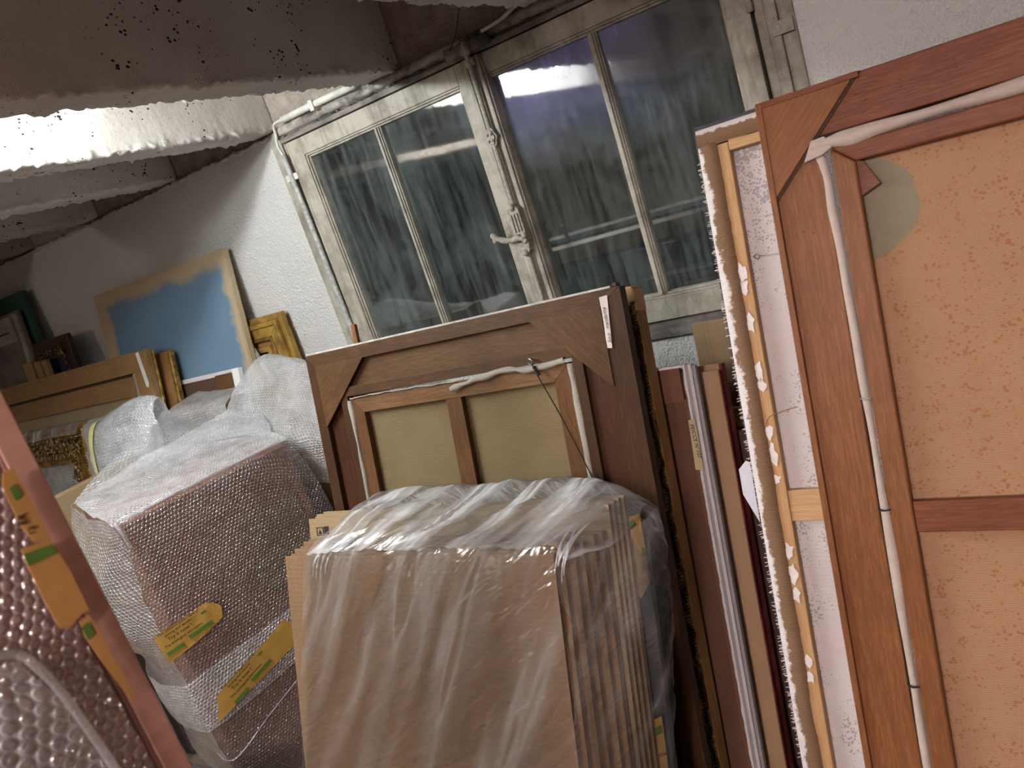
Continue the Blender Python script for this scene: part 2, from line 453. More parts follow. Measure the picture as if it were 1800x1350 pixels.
def m_edgeblack():
    return plain('black_painted_edge', (.035, .035, .05), .5, .3, 60, .4)

M = dict(
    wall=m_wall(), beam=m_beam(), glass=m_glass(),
    paint=paintwood('grimy_cream_paint', (.40, .365, .305), (.15, .128, .10), .85),
    paintx=paintwood('grimy_cream_paint_rail', (.40, .365, .305), (.15, .128, .10), .8, 'x'),
    grime_shade=paintwood('black_grime_and_sill_shade', (.24, .21, .19), (.06, .05, .045), 1.0, 'x'),  # real grime on the window head, painted shade on the sill
    putty=plain('crumbled_plaster', (.50, .47, .43), .9, .5, 35, 1.0), puttyd=paintwood('grimy_crumbled_plaster', (.42, .38, .34), (.045, .038, .035), 1.1, 'x'),
    iron=plain('painted_cast_iron', (.40, .37, .31), .6, .5, 90, .8),
    conduit=plain('beige_conduit', (.66, .64, .58), .4, .3, 25, .1),
    pipe=plain('dusty_grey_pipe', (.50, .49, .47), .5, .6, 60, .3),
    dark=plain('outside_darkness', (.02, .023, .024), .9),
    floor=plain('worn_floor', (.16, .12, .09), .8, .4, 6),
    walnut=wood('dark_brown_wood', (.165, .092, .044), (.040, .021, .012), 'x', .5),
    walnutz=wood('dark_brown_wood_upright', (.120, .062, .032), (.036, .018, .011), 'z', .45),
    walnutg=wood('dark_gusset_wood', (.185, .105, .048), (.055, .028, .014), 'x', .5, rot=R(35)),
    walnutg2=wood('dark_gusset_wood_mirrored', (.185, .105, .048), (.055, .028, .014), 'x', .5, rot=R(-50)),
    recess=wood('recess_board', (.21, .128, .062), (.07, .038, .02), 'x', .55),
    recessz=wood('recess_board_upright', (.115, .050, .028), (.038, .018, .011), 'z', .45),
    strw=wood('old_stretcher_wood', (.30, .178, .085), (.10, .05, .024), 'x', .6),
    strz=wood('old_stretcher_upright', (.24, .125, .055), (.09, .045, .022), 'z', .6),
    sack=weave('coarse_sackcloth', (.23, .17, .092), (.065, .042, .02), 560, .35),
    linen=weave('grey_linen_edge', (.40, .37, .31), (.17, .15, .12), 900, .4),
    orange=wood('orange_brown_wood', (.39, .178, .078), (.17, .065, .028), 'z', .42, ring=8, stain=.35),
    orangex=wood('red_brown_wood', (.35, .132, .066), (.13, .042, .026), 'x', .40, ring=8, stain=.5),
    orangeg=wood('orange_gusset_wood', (.42, .19, .078), (.18, .07, .03), 'x', .42, rot=R(48), stain=.4),
    strip=plain('greyish_pink_cloth', (.42, .345, .30), .8, .15, 40, .3),
    speckle=m_speckle(), whitec=m_whitecanvas(), turn0=m_turn(0), turn1=m_turn(1), black=m_edgeblack(),
    pine=wood('pale_pine', (.80, .55, .30), (.55, .33, .15), 'z', .5, ring=6, stain=.2),
    pinex=wood('pale_pine_rail', (.82, .58, .33), (.56, .34, .16), 'x', .5, ring=6, stain=.2),
    paste=plain('white_primer_smears', (.62, .56, .54), .6, .1, 60, .5),
    hard=plain('brown_hardboard', (.13, .06, .036), .85, .25, 400, .5),
    hardr=plain('brown_hardboard_rail', (.17, .078, .046), .85, .25, 300, .4),
    whitep=plain('white_strip', (.66, .60, .60), .5, .15, 90, .2),
    greyp=plain('grey_lilac_strip', (.34, .31, .33), .6, .15, 60, .1),
    tan=plain('tan_board', (.44, .275, .16), .75, .1, 12, .1),
    redp=plain('red_black_paint', (.30, .05, .04), .6, 1.0, 14, .3),
    kraft=cardboard('kraft_corrugated', (.30, .175, .088)),
    kraft2=cardboard('kraft_corrugated_pale', (.42, .29, .155)),
    kraftz=cardboard('kraft_upright', (.36, .25, .135), 'z'),
    kraftd=cardboard('box_brown', (.42, .205, .14), 'x', 130),
    kraftedge=plain('cut_cardboard_edge', (.28, .175, .115), .85, .5, 80, .5),
    salmon=cardboard('salmon_cardboard', (.80, .43, .33), 'x', 90),  # warm pink light on the near panel is put into this albedo
    salmond=plain('salmon_backing', (.42, .235, .215), .75, .25, 9),
    tape=plain('ochre_paper_tape', (.52, .31, .07), .42, .2, 15, .4, .5),
    tapeo=plain('orange_paper_tape', (.50, .26, .085), .5, .15, 18, .6),
    green=plain('green_print', (.10, .19, .035), .5, .1),
    ink=plain('brown_print', (.045, .022, .008), .6, .1),
    inkb=plain('black_marker', (.02, .02, .02), .6, .1),
    gold=gold('aged_gilding'), goldb=gold('ochre_gilding', (.50, .31, .07), (.20, .11, .03), 12, .35, .2, .45),
    goldc=gold('carved_gilding', (.56, .38, .14), (.12, .065, .02), 22, .6, .9, .42, True),
    goldw=wood('gilt_wood_side', (.70, .42, .17), (.26, .13, .05), 'z', .5),
    mitre=wood('ochre_brown_wood', (.62, .41, .20), (.30, .17, .08), 'x', .55, stain=.35),
    mitrez=wood('ochre_brown_wood_upright', (.64, .43, .21), (.32, .19, .09), 'z', .55, stain=.3),
    liningt=plain('drab_lining_cloth', (.36, .275, .16), .9, .2, 14, .2),
    darkc=plain('dark_brown_gap_shade', (.095, .05, .034), .9, .2, 100, .3),
    whiteg=plain('white_gesso', (.80, .79, .76), .5, .08, 30, .2),
    blue=m_blue(), raw=plain('raw_canvas_side', (.48, .37, .24), .85, .15, 60),
    bub=bubble('bubble_wrap_film', .0125, .07, .28, wrinkle=.5),
    bubd=bubble('bubble_wrap_folded', .0125, .30, .60, wrinkle=.6),
    bubw=bubble('bubble_wrap_white_layers', .012, .40, .55, wrinkle=.6),
    bubn=bubble('bubble_wrap_near', .0105, .36, .45, (.86, .66, .66), .30),  # pink tint painted for the lilac highlights on the near bubbles
    bubf=bubble('bubble_wrap_far', .016, .62, .45, (.9, .9, .92)),
    film=film('clear_bag_film', .12), filmw=film('clear_bag_film_layers', .42),
    yellow=plain('yellow_ribbon', (.70, .64, .28), .5, .1),
    greenp=plain('dull_green_canvas', (.035, .09, .07), .7, .3, 8),
    navy=plain('navy_paint', (.02, .03, .07), .6, .2),
    greyc=plain('smeared_grey_paint', (.17, .145, .125), .7, .5, 9, .3),
    greyl=plain('pale_grey_paint', (.30, .27, .23), .7, .4, 10, .3),
    darkf=plain('dark_carved_wood', (.055, .030, .022), .5, .4, 70, .9),
    ochres=plain('ochre_stick', (.33, .21, .09), .7, .3, 30),
    slate=plain('slate_board', (.085, .085, .095), .6, .2),
    paper=plain('white_paper', (.62, .60, .66), .7, .1),
    string=plain('black_string', (.015, .013, .012), .8),
    steel=plain('dull_steel', (.45, .44, .42), .35, .3, 80, .1, .5, .8),
    slatebub=bubble('grey_bubble_wrap', .012, .30, .35, (.62, .64, .68)),
    gbox=plain('dark_grey_bundle', (.06, .05, .05), .8, .4, 12),
    label=plain('pinkish_paper_label', (.56, .48, .46), .7, .1),
    mtape=plain('masking_tape', (.50, .40, .22), .6, .15),
)

def emis(name, col, s):
    t = NT(name); return t.out(t.n('Emission', {'Color': (*col, 1), 'Strength': s}))

# ------------------------------------------------------------------ room shell
ST = dict(kind='structure')
bm = nb()
HX0, HX1, HZ0, HZ1 = -2.335, -.386, 1.07, 2.095
box(bm, -6.2, HX0, WALL, WALL+.25, 0, 3.0); box(bm, HX1, 2.6, WALL, WALL+.25, 0, 3.0)
box(bm, HX0, HX1, WALL, WALL+.25, 0, HZ0); box(bm, HX0, HX1, WALL, WALL+.25, HZ1, 3.0)
obj('wall_back', bm, M['wall'], **ST)
obj('wall_left', B(-6.4, -6.2, -3.2, WALL+.25, 0, 3.0), M['wall'], **ST)
obj('wall_right', B(2.6, 2.8, -3.2, WALL+.25, 0, 3.0), M['wall'], **ST)
obj('wall_front', B(-6.4, 2.8, -3.4, -3.2, 0, 3.0), M['floor'], **ST)
obj('floor', B(-6.4, 2.8, -3.4, WALL+.25, -.1, 0), M['floor'], **ST)
obj('ceiling', B(-6.4, 2.8, -3.4, WALL+.25, 2.46, 2.6), M['beam'], **ST)
obj('wall_outside', B(-5.5, 1.5, 3.6, 3.7, 0, 3.2), M['dark'], **ST)

def beam(xr, fine):
    """whitewashed concrete rib along y with crumbling lower corners"""
    w, z0, z1 = .135, 2.098, 2.47
    ys = [-3.2 + i*.1 for i in range(35)] if not fine else [-3.2 + i*.1 for i in range(33)] + [.1 + i*.011 for i in range(1, 200)]
    ys = [y for y in ys if y < WALL-.005] + [WALL-.002]
    prof = []
    for k in range(5): prof.append((0, z1-(z1-z0-.03)*k/4))
    prof += [(0, z0+.02), (0, z0+.010), (-.002, z0+.003), (-.010, z0), (-.022, z0)]
    prof += [(-w*.5, z0)]
    prof += [(-w+.022, z0), (-w+.010, z0), (-w+.002, z0+.003), (-w, z0+.010), (-w, z0+.02)]
    for k in range(1, 5): prof.append((-w, z0+.03+(z1-z0-.03)*k/4))
    bm = nb(); rows = []
    for y in ys:
        r = []
        for px, pz in prof:
            p = Vector((xr+px, y, pz)); edge = max(0, 1-abs(pz-z0)/.03)
            if edge > 0:
                a = nz((xr*3, y, pz), 42); b = nz((y, xr, pz), 110); c = nz((y*1.0, 5+xr, 0), 9)
                cx = 1 if px > -w*.5 else -1
                near = max(0, 1-min(abs(px), abs(px+w))/.03)
                p.x += cx*edge*near*(.014*a+.012*b+.008*c+.001)
                p.z += edge*near*(.013*nz((y, 2+xr, px), 50)+.009*b+.008*nz((y, 8, px), 17)) - .002*edge*near
            else: p.x += .0025*nz((xr, y, pz), 7)
            r.append(bm.verts.new(p))
        rows.append(r)
    for a, b in zip(rows, rows[1:]):
        for i in range(len(prof)-1): bm.faces.new((a[i], a[i+1], b[i+1], b[i]))
    bm.faces.new(rows[0]); bm.faces.new(rows[-1][::-1])
    return obj('ceiling_beam', bm, M['beam'], smooth=True, **ST)
for k in range(10):
    beam(-.973 + .66*(3-k) , k in (3, 4, 5, 6, 7))

# crumbled plaster between window head and ribs
def crumbly(name, x0, x1, y0, y1, z0, z1, m, step=.012, amp=.008):
    bm = nb(); n = int((x1-x0)/step); rows = []
    prof = [(y1, z1), (y0+.006, z1), (y0, z1-.006), (y0-.004, (z0+z1)/2), (y0, z0+.006), (y0+.006, z0), (y1, z0)]
    for i in range(n+1):
        x = x0+(x1-x0)*i/n; r = []
        for j, (y, z) in enumerate(prof):
            f = 1 if 0 < j < 6 else .4
            r.append(bm.verts.new((x, y+amp*f*nz((x, y, z), 40)-.003*f, z+amp*f*(nz((x, z, 3), 30)+.6*nz((x, j, 9), 90)))))
        rows.append(r)
    for a, b in zip(rows, rows[1:]):
        for i in range(6): bm.faces.new((a[i], a[i+1], b[i+1], b[i]))
    bm.faces.new(rows[0]); bm.faces.new(rows[-1][::-1])
    return obj(name, bm, m, smooth=True, **ST)
crumbly('trim_1', -2.26, -.93, 2.262, 2.31, 2.068, 2.100, M['puttyd'])
crumbly('trim_4', -1.42, -1.25, 2.25, 2.30, 2.050, 2.082, M['grime_shade'], .008, .016)
crumbly('trim_5', -2.27, -.95, 2.274, 2.31, 2.055, 2.069, M['grime_shade'], .01, .010)
crumbly('trim_2', -5.9, -2.33, 2.285, 2.31, 2.078, 2.094, M['wall'], .02, .014)
obj('trim_3', B(HX0-.02, HX1+.02, 2.285, 2.36, 1.006, 1.066), M['grime_shade'], bevel=.003, **ST)   # sill board under the window, coloured dark for the shadow strip there

# ------------------------------------------------------------------ window
win = empty('window_1', (0, 0, 0), **ST)
def wbox(name, *a, m='paint', parent=None, bevel=.003, **k): return obj(name, B(*a), M[m], parent or win, bevel=bevel, **k)
# casing, each side a board with its step
bm = nb(); box(bm, -2.335, -2.262, 2.284, 2.40, 1.07, 2.095); box(bm, -2.262, -2.25, 2.292, 2.40, 1.07, 2.095); obj('casing', bm, M['paint'], win, bevel=.003)
bm = nb(); box(bm, -.425, -.386, 2.290, 2.40, 1.07, 2.095); box(bm, -.455, -.425, 2.278, 2.40, 1.07, 2.095); box(bm, -.482, -.455, 2.286, 2.40, 1.07, 2.095); obj('casing', bm, M['paint'], win, bevel=.004)
bm = nb(); box(bm, -2.262, -.482, 2.278, 2.40, 2.050, 2.095); box(bm, -2.262, -.482, 2.262, 2.30, 2.040, 2.058); obj('casing', bm, M['grime_shade'], win, bevel=.003)
def sash(x0, x1, glass, top, bar, fy):
    s = wbox('sash', x0, x0+.001, fy, fy+.001, 1.2, 1.201)
    me = s.data; s.modifiers.clear()
    bm = nb(); gx0, gx1 = glass; gz0, gz1 = 1.155, 1.958
    # bevelled glazing profile: outer board + stepped inner moulding
    for (a, b, c, d) in ((x0, gx0-.014, 1.07, top), (gx1+.014, x1, 1.07, top)): box(bm, a, b, fy, fy+.05, c, d)
    box(bm, gx0-.014, gx1+.014, fy, fy+.05, gz1+.014, top); box(bm, gx0-.014, gx1+.014, fy, fy+.05, 1.07, gz0-.014)
    for k, e in ((0, .006), (1, .014)):
        i, o_ = (.007 if k == 0 else 0), (.014 if k == 0 else .007)
        box(bm, gx0-o_, gx0-i, fy+e, fy+.05, gz0-o_, gz1+o_); box(bm, gx1+i, gx1+o_, fy+e, fy+.05, gz0-o_, gz1+o_)
        box(bm, gx0-i, gx1+i, fy+e, fy+.05, gz1+i, gz1+o_); box(bm, gx0-i, gx1+i, fy+e, fy+.05, gz0-o_, gz0-i)
    bm.to_mesh(me); bm.free(); b = s.modifiers.new('bevel', 'BEVEL'); b.width = .002; b.segments = 2
    bm = nb()
    prism(bm, [(bar-.016, gz0), (bar+.016, gz0), (bar+.016, gz1), (bar-.016, gz1)], fy+.014, fy+.045)
    box(bm, bar-.011, bar+.011, fy+.007, fy+.02, gz0, gz1); box(bm, bar-.005, bar+.005, fy+.0, fy+.02, gz0, gz1)
    obj('glazing_bar', bm, M['paint'], s, bevel=.002)
    for a, b in ((gx0, bar-.016), (bar+.016, gx1)):
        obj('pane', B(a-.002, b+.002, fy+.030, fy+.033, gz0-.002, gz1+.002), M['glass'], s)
    return s
sash(-2.245, -1.362, (-2.157, -1.428), 2.036, -1.815+.01, 2.270)
s2 = sash(-1.330, -.488, (-1.297, -.560), 2.036, -.945+.012, 2.270)
# meeting stile with astragal, bolt rod, rosette, case, lever
bm = nb(); box(bm, -1.376, -1.300, 2.262, 2.30, 1.075, 2.036); box(bm, -1.368, -1.356, 2.254, 2.28, 1.075, 2.036); box(bm, -1.322, -1.306, 2.254, 2.28, 1.075, 2.036)
obj('meeting_stile', bm, M['paint'], win, bevel=.003)
rod = obj('bolt_rod', T(smoothline([(-1.336, 2.244, 2.085), (-1.337, 2.244, 1.9), (-1.34, 2.244, 1.55), (-1.34, 2.244, 1.09)], 20), .0085), M['iron'], win, smooth=True)
bm = nb()
tube(bm, [(-1.336, 2.258, 2.055), (-1.336, 2.236, 2.055)], .017, 14); tube(bm, [(-1.352, 2.252, 2.02), (-1.320, 2.252, 2.02)], .014, 12)
obj('bolt_keeper', bm, M['iron'], rod, smooth=True)
def rosette(zc):
    bm = nb()
    n = 24
    for (ax, az, y0, y1) in ((.022, .030, 2.252, 2.238), (.016, .023, 2.240, 2.233)):
        prism(bm, [(-1.340+ax*(1+.10*cos(6*2*pi*k/n))*cos(2*pi*k/n), zc+az*(1+.10*cos(6*2*pi*k/n))*sin(2*pi*k/n)) for k in range(n)], y1, y0)
    for k in range(4):
        a = pi/4+k*pi/2
        bmesh.ops.create_uvsphere(bm, u_segments=8, v_segments=6, radius=.005, matrix=Matrix.Translation((-1.340+.010*cos(a), 2.232, zc+.014*sin(a))))
    obj('bolt_rosette', bm, M['iron'], rod, bevel=.0015)
rosette(1.782)
bm = nb()
prism(bm, [(-1.362, 1.545), (-1.340, 1.565), (-1.318, 1.545), (-1.316, 1.43), (-1.322, 1.40), (-1.340, 1.382), (-1.358, 1.40), (-1.364, 1.43)], 2.228, 2.256)
for q in range(3): box(bm, -1.354+q*.012, -1.348+q*.012, 2.222, 2.23, 1.47, 1.53)
bmesh.ops.create_uvsphere(bm, u_segments=10, v_segments=8, radius=.012, matrix=Matrix.Translation((-1.340, 2.228, 1.552)))
bmesh.ops.create_uvsphere(bm, u_segments=10, v_segments=8, radius=.012, matrix=Matrix.Translation((-1.340, 2.228, 1.398)))
cs = obj('bolt_case', bm, M['iron'], rod, bevel=.002)
bm = nb()
pts = smoothline([(-1.425, 2.205, 1.475), (-1.405, 2.205, 1.464), (-1.375, 2.208, 1.452), (-1.345, 2.21, 1.452), (-1.318, 2.208, 1.446)], 16)
tube(bm, pts, [.013 if i < 1 or i > 15 else .0075+.0035*abs(cos(i*.55)) for i in range(17)], 10)
tube(bm, [(-1.345, 2.235, 1.452), (-1.345, 2.205, 1.452)], .012, 10)
for c in ((-1.428, 2.205, 1.482), (-1.424, 2.205, 1.464), (-1.312, 2.207, 1.455), (-1.314, 2.207, 1.438)):
    bmesh.ops.create_uvsphere(bm, u_segments=10, v_segments=8, radius=.010, matrix=Matrix.Translation(c))
obj('bolt_lever', bm, M['iron'], win, smooth=True)
obj('hinge', T([(-.484, 2.262, 2.03), (-.484, 2.262, 1.845)], .009, 12), M['iron'], win, smooth=True)
obj('hinge', T([(-.484, 2.262, 1.42), (-.484, 2.262, 1.28)], .009, 12), M['iron'], win, smooth=True)
bm = nb(); box(bm, -.445, -.39, 2.272, 2.28, 1.765, 1.80); tube(bm, [(-.43, 2.270, 1.784), (-.43, 2.276, 1.784)], .009, 12)
obj('hinge_plate', bm, M['paint'], win, bevel=.001)

# conduits and cable round the window, loose wire
cd = empty('electrical_conduit', (0, 0, 0), label='beige conduit with a thin cable up the left side of the window', cat='conduit')
obj('vertical_pipe', T(smoothline([(-2.268, 2.262, 2.00), (-2.262, 2.262, 1.8), (-2.258, 2.262, 1.5), (-2.25, 2.262, 1.08)], 24), .0105, 12), M['pipe'], cd, smooth=True)
obj('top_pipe', T([(-2.185, 2.24, 2.112), (-2.0, 2.24, 2.112), (-1.80, 2.24, 2.108)], .0125, 14), M['conduit'], cd, smooth=True)
obj('cable', T(smoothline([(-2.268, 2.262, 2.0), (-2.27, 2.255, 2.04), (-2.252, 2.25, 2.08), (-2.245, 2.245, 2.10), (-2.225, 2.24, 2.112), (-2.18, 2.24, 2.112)], 30), .0055, 8), M['conduit'], cd, smooth=True)
bm = nb(); box(bm, -2.30, -2.235, 2.262, 2.28, 1.90, 1.925); obj('clip', bm, M['conduit'], cd, bevel=.002)
bm = nb(); box(bm, -2.02, -2.00, 2.222, 2.27, 2.09, 2.128); obj('clip', bm, M['conduit'], cd, bevel=.002)
o = obj('loose_wire', T(smoothline([(-1.20, 2.10, 2.20), (-1.25, 2.15, 2.165), (-1.31, 2.2, 2.125), (-1.36, 2.24, 2.10), (-1.41, 2.25, 2.065), (-1.425, 2.25, 2.05)], 30), .0014, 6), M['string'], smooth=True)
props(o, 'thin dark wire dangling from the concrete rib over the middle of the window', 'wire')
bm = nb(); tube(bm, smoothline([(-1.05, 2.245, 2.10), (-1.10, 2.235, 2.112), (-1.18, 2.235, 2.092), (-1.26, 2.245, 2.088)], 20), [.006]*21, 8)
o = obj('old_cable', bm, M['conduit'], smooth=True); props(o, 'short curled pale cable lying on the plaster above the right sash', 'cable')
o = obj('wooden_stick', B(-1.593, -1.578, 0, .012, 0, 1.43), M['orange'], None, bevel=.002); o.location = (0, 1.275, 0); o.rotation_euler = (-R(13), 0, 0)
props(o, 'short orange-brown wooden stick poking up behind the dark frame at the left window jamb', 'stick')

# ------------------------------------------------------------------ lights in the bays
def tubelight(x, y0, y1, z, col, power, label, soft=.06):
    root = empty('tube_light', (x, (y0+y1)/2, z), label=label, cat='ceiling light')
    h = (y1-y0)/2
    bm = nb(); prism(bm, [(-.03, .03), (.03, .03), (.045, .06), (-.045, .06)], -h, h); obj('housing', bm, M['whiteg'], root)
    obj('tube', T([(0, -h+.02, .012), (0, h-.02, .012)], .013, 12), emis('tube_glow', col, 14), root, smooth=True)
    L = bpy.data.lights.new('tube_lamp', 'POINT'); L.shadow_soft_size = soft; L.energy = power/4; L.color = col
    for k in range(4):
        o = bpy.data.objects.new('tube_lamp', L); C.objects.link(o); o.parent = root; o.location = (0, -h+2*h*(k+.5)/4, -.035)
    return root
tubelight(-2.05, -.75, .75, 2.232, (.92, .985, 1.0), 36, 'cool white tube light in the second bay between the ceiling ribs', .025)
tubelight(-2.135, -.05, 1.25, 2.262, (.92, .985, 1.0), 62, 'added short tube light that whitens the side of the ceiling rib beside it', .02)  # unseen lamp added only to blow out the rib's side face
tubelight(-.05, -2.9, -1.1, 2.33, (1.0, .87, .85), 150, 'pinkish tube light in the bay right above and behind the viewer')
tubelight(-.72, -2.9, -1.3, 2.33, (1.0, .88, .84), 55, 'warm tube light in the bay left of the pinkish one, behind the viewer')
tubelight(-4.0, -2.4, -1.0, 2.33, (1.0, .90, .82), 24, 'added fill light far back on the left')  # unseen fill lamp added to lift the left side
w = bpy.data.worlds.new('World'); bpy.context.scene.world = w; w.use_nodes = True
w.node_tree.nodes['Background'].inputs[0].default_value = (.35, .42, .5, 1); w.node_tree.nodes['Background'].inputs[1].default_value = .06

# ------------------------------------------------------------------ frames and canvases
def rails(root, o, i, y0, y1, mx, mz, names=('top_rail', 'bottom_rail', 'side_rail'), bevel=.0015, skip=()):
    """four mitred rails between the outer rectangle o and the inner rectangle i (x0,x1,z0,z1)"""
    X0, X1, Z0, Z1 = o; x0, x1, z0, z1 = i; r = []
    if 't' not in skip: r.append(obj(names[0], P([(X0, Z1), (X1, Z1), (x1, z1), (x0, z1)], y0, y1), M[mx], root, bevel=bevel))
    if 'b' not in skip: r.append(obj(names[1], P([(X0, Z0), (X1, Z0), (x1, z0), (x0, z0)], y0, y1), M[mx], root, bevel=bevel))
    if 'l' not in skip: r.append(obj(names[2], P([(X0, Z0), (x0, z0), (x0, z1), (X0, Z1)], y0, y1), M[mz], root, bevel=bevel))
    if 'r' not in skip: r.append(obj(names[2], P([(X1, Z0), (x1, z0), (x1, z1), (X1, Z1)], y0, y1), M[mz], root, bevel=bevel))
    return r
def bx(name, root, m, *a, bevel=.001, **k): return obj(name, B(*a), M[m], root, bevel=bevel, **k)

# --- the large dark frame seen from behind
fr = lean('painting_frame', 1.2, 14, label='large dark brown frame seen from the back, with hanging string and a pinkish paper label', cat='picture frame')
rails(fr, (-1.752, -.720, .02, 1.385), (-1.713, -.776, .06, 1.347), 0, .03, 'walnut', 'walnutz', names=('outer_top_rail', 'outer_bottom_rail', 'outer_side_rail'))
bm = nb()
for i in range(70):
    z = .03+i*.0195; d = .006*nz((z, 1, 2), 20)
    box(bm, -.75, -.741+d*.6, .028, .050+d*.5, z, z+.0205)
obj('outer_edge_moulding', bm, M['black'] if False else M['darkf'], fr, smooth=False)
bx('top_edge', fr, 'putty', -1.754, -.745, .004, .045, 1.372, 1.390)
rails(fr, (-1.713, -.776, .06, 1.347), (-1.64, -.848, .12, 1.272), .016, .03, 'recess', 'recessz', names=('top_board', 'bottom_board', 'side_board'))
rails(fr, (-1.642, -.846, .12, 1.274), (-1.614, -.872, .15, 1.247), .002, .03, 'walnut', 'walnutz', names=('rebate_top', 'rebate_bottom', 'rebate_side'))
obj('corner_gusset', P([(-1.715, 1.349), (-1.52, 1.349), (-1.715, 1.167)], -.004, .002), M['walnutg'], fr, bevel=.001)
obj('corner_gusset', P([(-.774, 1.349), (-.967, 1.349), (-.774, 1.166)], -.004, .002), M['walnutg2'], fr, bevel=.001)
rails(fr, (-1.606, -.884, .16, 1.238), (-1.562, -.932, .21, 1.196), .006, .026, 'strw', 'strz', names=('stretcher_top', 'stretcher_bottom', 'stretcher_side'))
bx('stretcher_middle_bar', fr, 'strz', -1.266, -1.215, .007, .024, .21, 1.197)
bx('canvas', fr, 'sack', -1.60, -.89, .026, .03, .17, 1.23)
def edgestrip(path, w, m, root, y=-.002, name='linen_edge', seed=0, th=.004):
    pts = smoothline(path, 60); bm = nb(); rows = []
    for i, p in enumerate(pts):
        t = (pts[min(i+1, 60)]-pts[max(i-1, 0)]).normalized(); n = Vector((t.z, 0, -t.x))
        ww = w*(1+.75*nz((i*.12+seed, 0, 0), 1)); off = .0025*nz((i*.2+seed, 5, 0), 1)
        rows.append([bm.verts.new(p+n*(s*ww/2+off)+Vector((0, y+d, 0))) for s, d in ((-1, .004), (-.8, -th*.6), (0, -th), (.8, -th*.6), (1, .004))])
    for a, b in zip(rows, rows[1:]):
        for k in range(4): bm.faces.new((a[k], a[k+1], b[k+1], b[k]))
    return obj(name, bm, M[m], root, smooth=True)
edgestrip([(-1.610, 0, 1.235), (-1.609, 0, 1.0), (-1.609, 0, .6), (-1.609, 0, .17)], .014, 'linen', fr, .004)
edgestrip([(-.880, 0, 1.235), (-.879, 0, 1.0), (-.880, 0, .6), (-.881, 0, .17)], .018, 'linen', fr, .004, seed=4)
edgestrip([(-1.605, 0, 1.240), (-1.45, 0, 1.242), (-1.22, 0, 1.238)], .004, 'linen', fr, .004, seed=9)
edgestrip([(-1.235, 0, 1.220), (-1.17, 0, 1.232), (-1.06, 0, 1.245), (-.99, 0, 1.236), (-.89, 0, 1.244)], .015, 'linen', fr, -.002, seed=14, th=.007)
h = obj('screw_eye', T([(-.985, -.004, 1.262), (-.975, -.014, 1.262), (-.965, -.016, 1.255), (-.975, -.014, 1.247), (-.985, -.006, 1.252)], .0022, 8), M['steel'], fr, smooth=True)
bm = nb(); tube(bm, smoothline([(-.972, -.012, 1.255), (-.965, -.012, 1.225), (-.915, -.010, 1.10), (-.84, -.008, .88), (-.79, -.008, .73), (-.775, -.010, .66), (-.80, -.010, .45), (-.86, -.01, .30)], 60), .0016, 6)
for k in range(4): bmesh.ops.create_uvsphere(bm, u_segments=8, v_segments=6, radius=.0042, matrix=Matrix.Translation((-.968+.003*k, -.013, 1.24-.006*k)))
obj('hanging_string', bm, M['string'], fr, smooth=True)
lb = sheet([[(-.776, -.003, 1.255), (-.762, -.004, 1.253)], [(-.772, -.004, 1.31), (-.757, -.004, 1.31)], [(-.771, -.006, 1.369), (-.752, -.003, 1.371)]], 4, 16)
lo = obj('paper_label', lb, M['label'], fr, smooth=True, label='pinkish white paper label with faint handwriting')
def TM(x, y, z, a):
    """text lying on a face that looks towards -y, baseline turned by a in the x,z plane"""
    c, s = cos(a), sin(a)
    return Matrix(((c, -s, 0, x), (0, 0, -1, y), (s, c, 0, z), (0, 0, 0, 1)))
text('handwriting', 'Sous   mandarine', .0115, M['ink'], lo, TM(-.7605, -.0062, 1.265, R(90)), .0002, .3)
# scratches: pale scuffs are in the wood material

# --- gilded frame behind it
gf = lean('gilded_frame', 1.32, 13.5, label='gilded frame with a carved rope border and bare wooden side, behind the large dark frame', cat='picture frame')
gf.location.x = .013
rails(gf, (-1.72, -.748, .02, 1.352), (-1.66, -.806, .08, 1.29), .0, .05, 'goldw', 'goldw', names=('wood_top', 'wood_bottom', 'wood_side'))
rails(gf, (-1.70, -.768, .04, 1.30), (-1.66, -.80, .08, 1.27), -.006, .004, 'gold', 'gold', names=('gilt_band', 'gilt_band', 'gilt_band'))
bm = nb()
for i in range(150):
    z = .03+i*.0086; s = .010
    tube(bm, [(-.768, -.006, z), (-.752, -.007, z+.009)], [.0034, .0026], 6)
box(bm, -.772, -.749, -.003, .006, .02, 1.30)
obj('carved_rope_border', bm, M['goldc'], gf, smooth=False)
bm = nb()
for i in range(14):
    a = i*.45; tube(bm, [(-.762+.014*sin(a), -.005-.004*cos(a*2), 1.29+i*.0012), (-.755+.01*cos(a), -.010, 1.296+i*.002)], .0035, 6)
obj('carved_corner', bm, M['goldc'], gf, smooth=True)
bm = nb(); prism(bm, [(-.81, 1.295), (-.7465, 1.295), (-.7465, 1.347), (-.752, 1.356), (-.79, 1.358), (-.81, 1.354)], -.0045, .053)
obj('bare_wood_corner', bm, M['pine'], gf, bevel=.004)

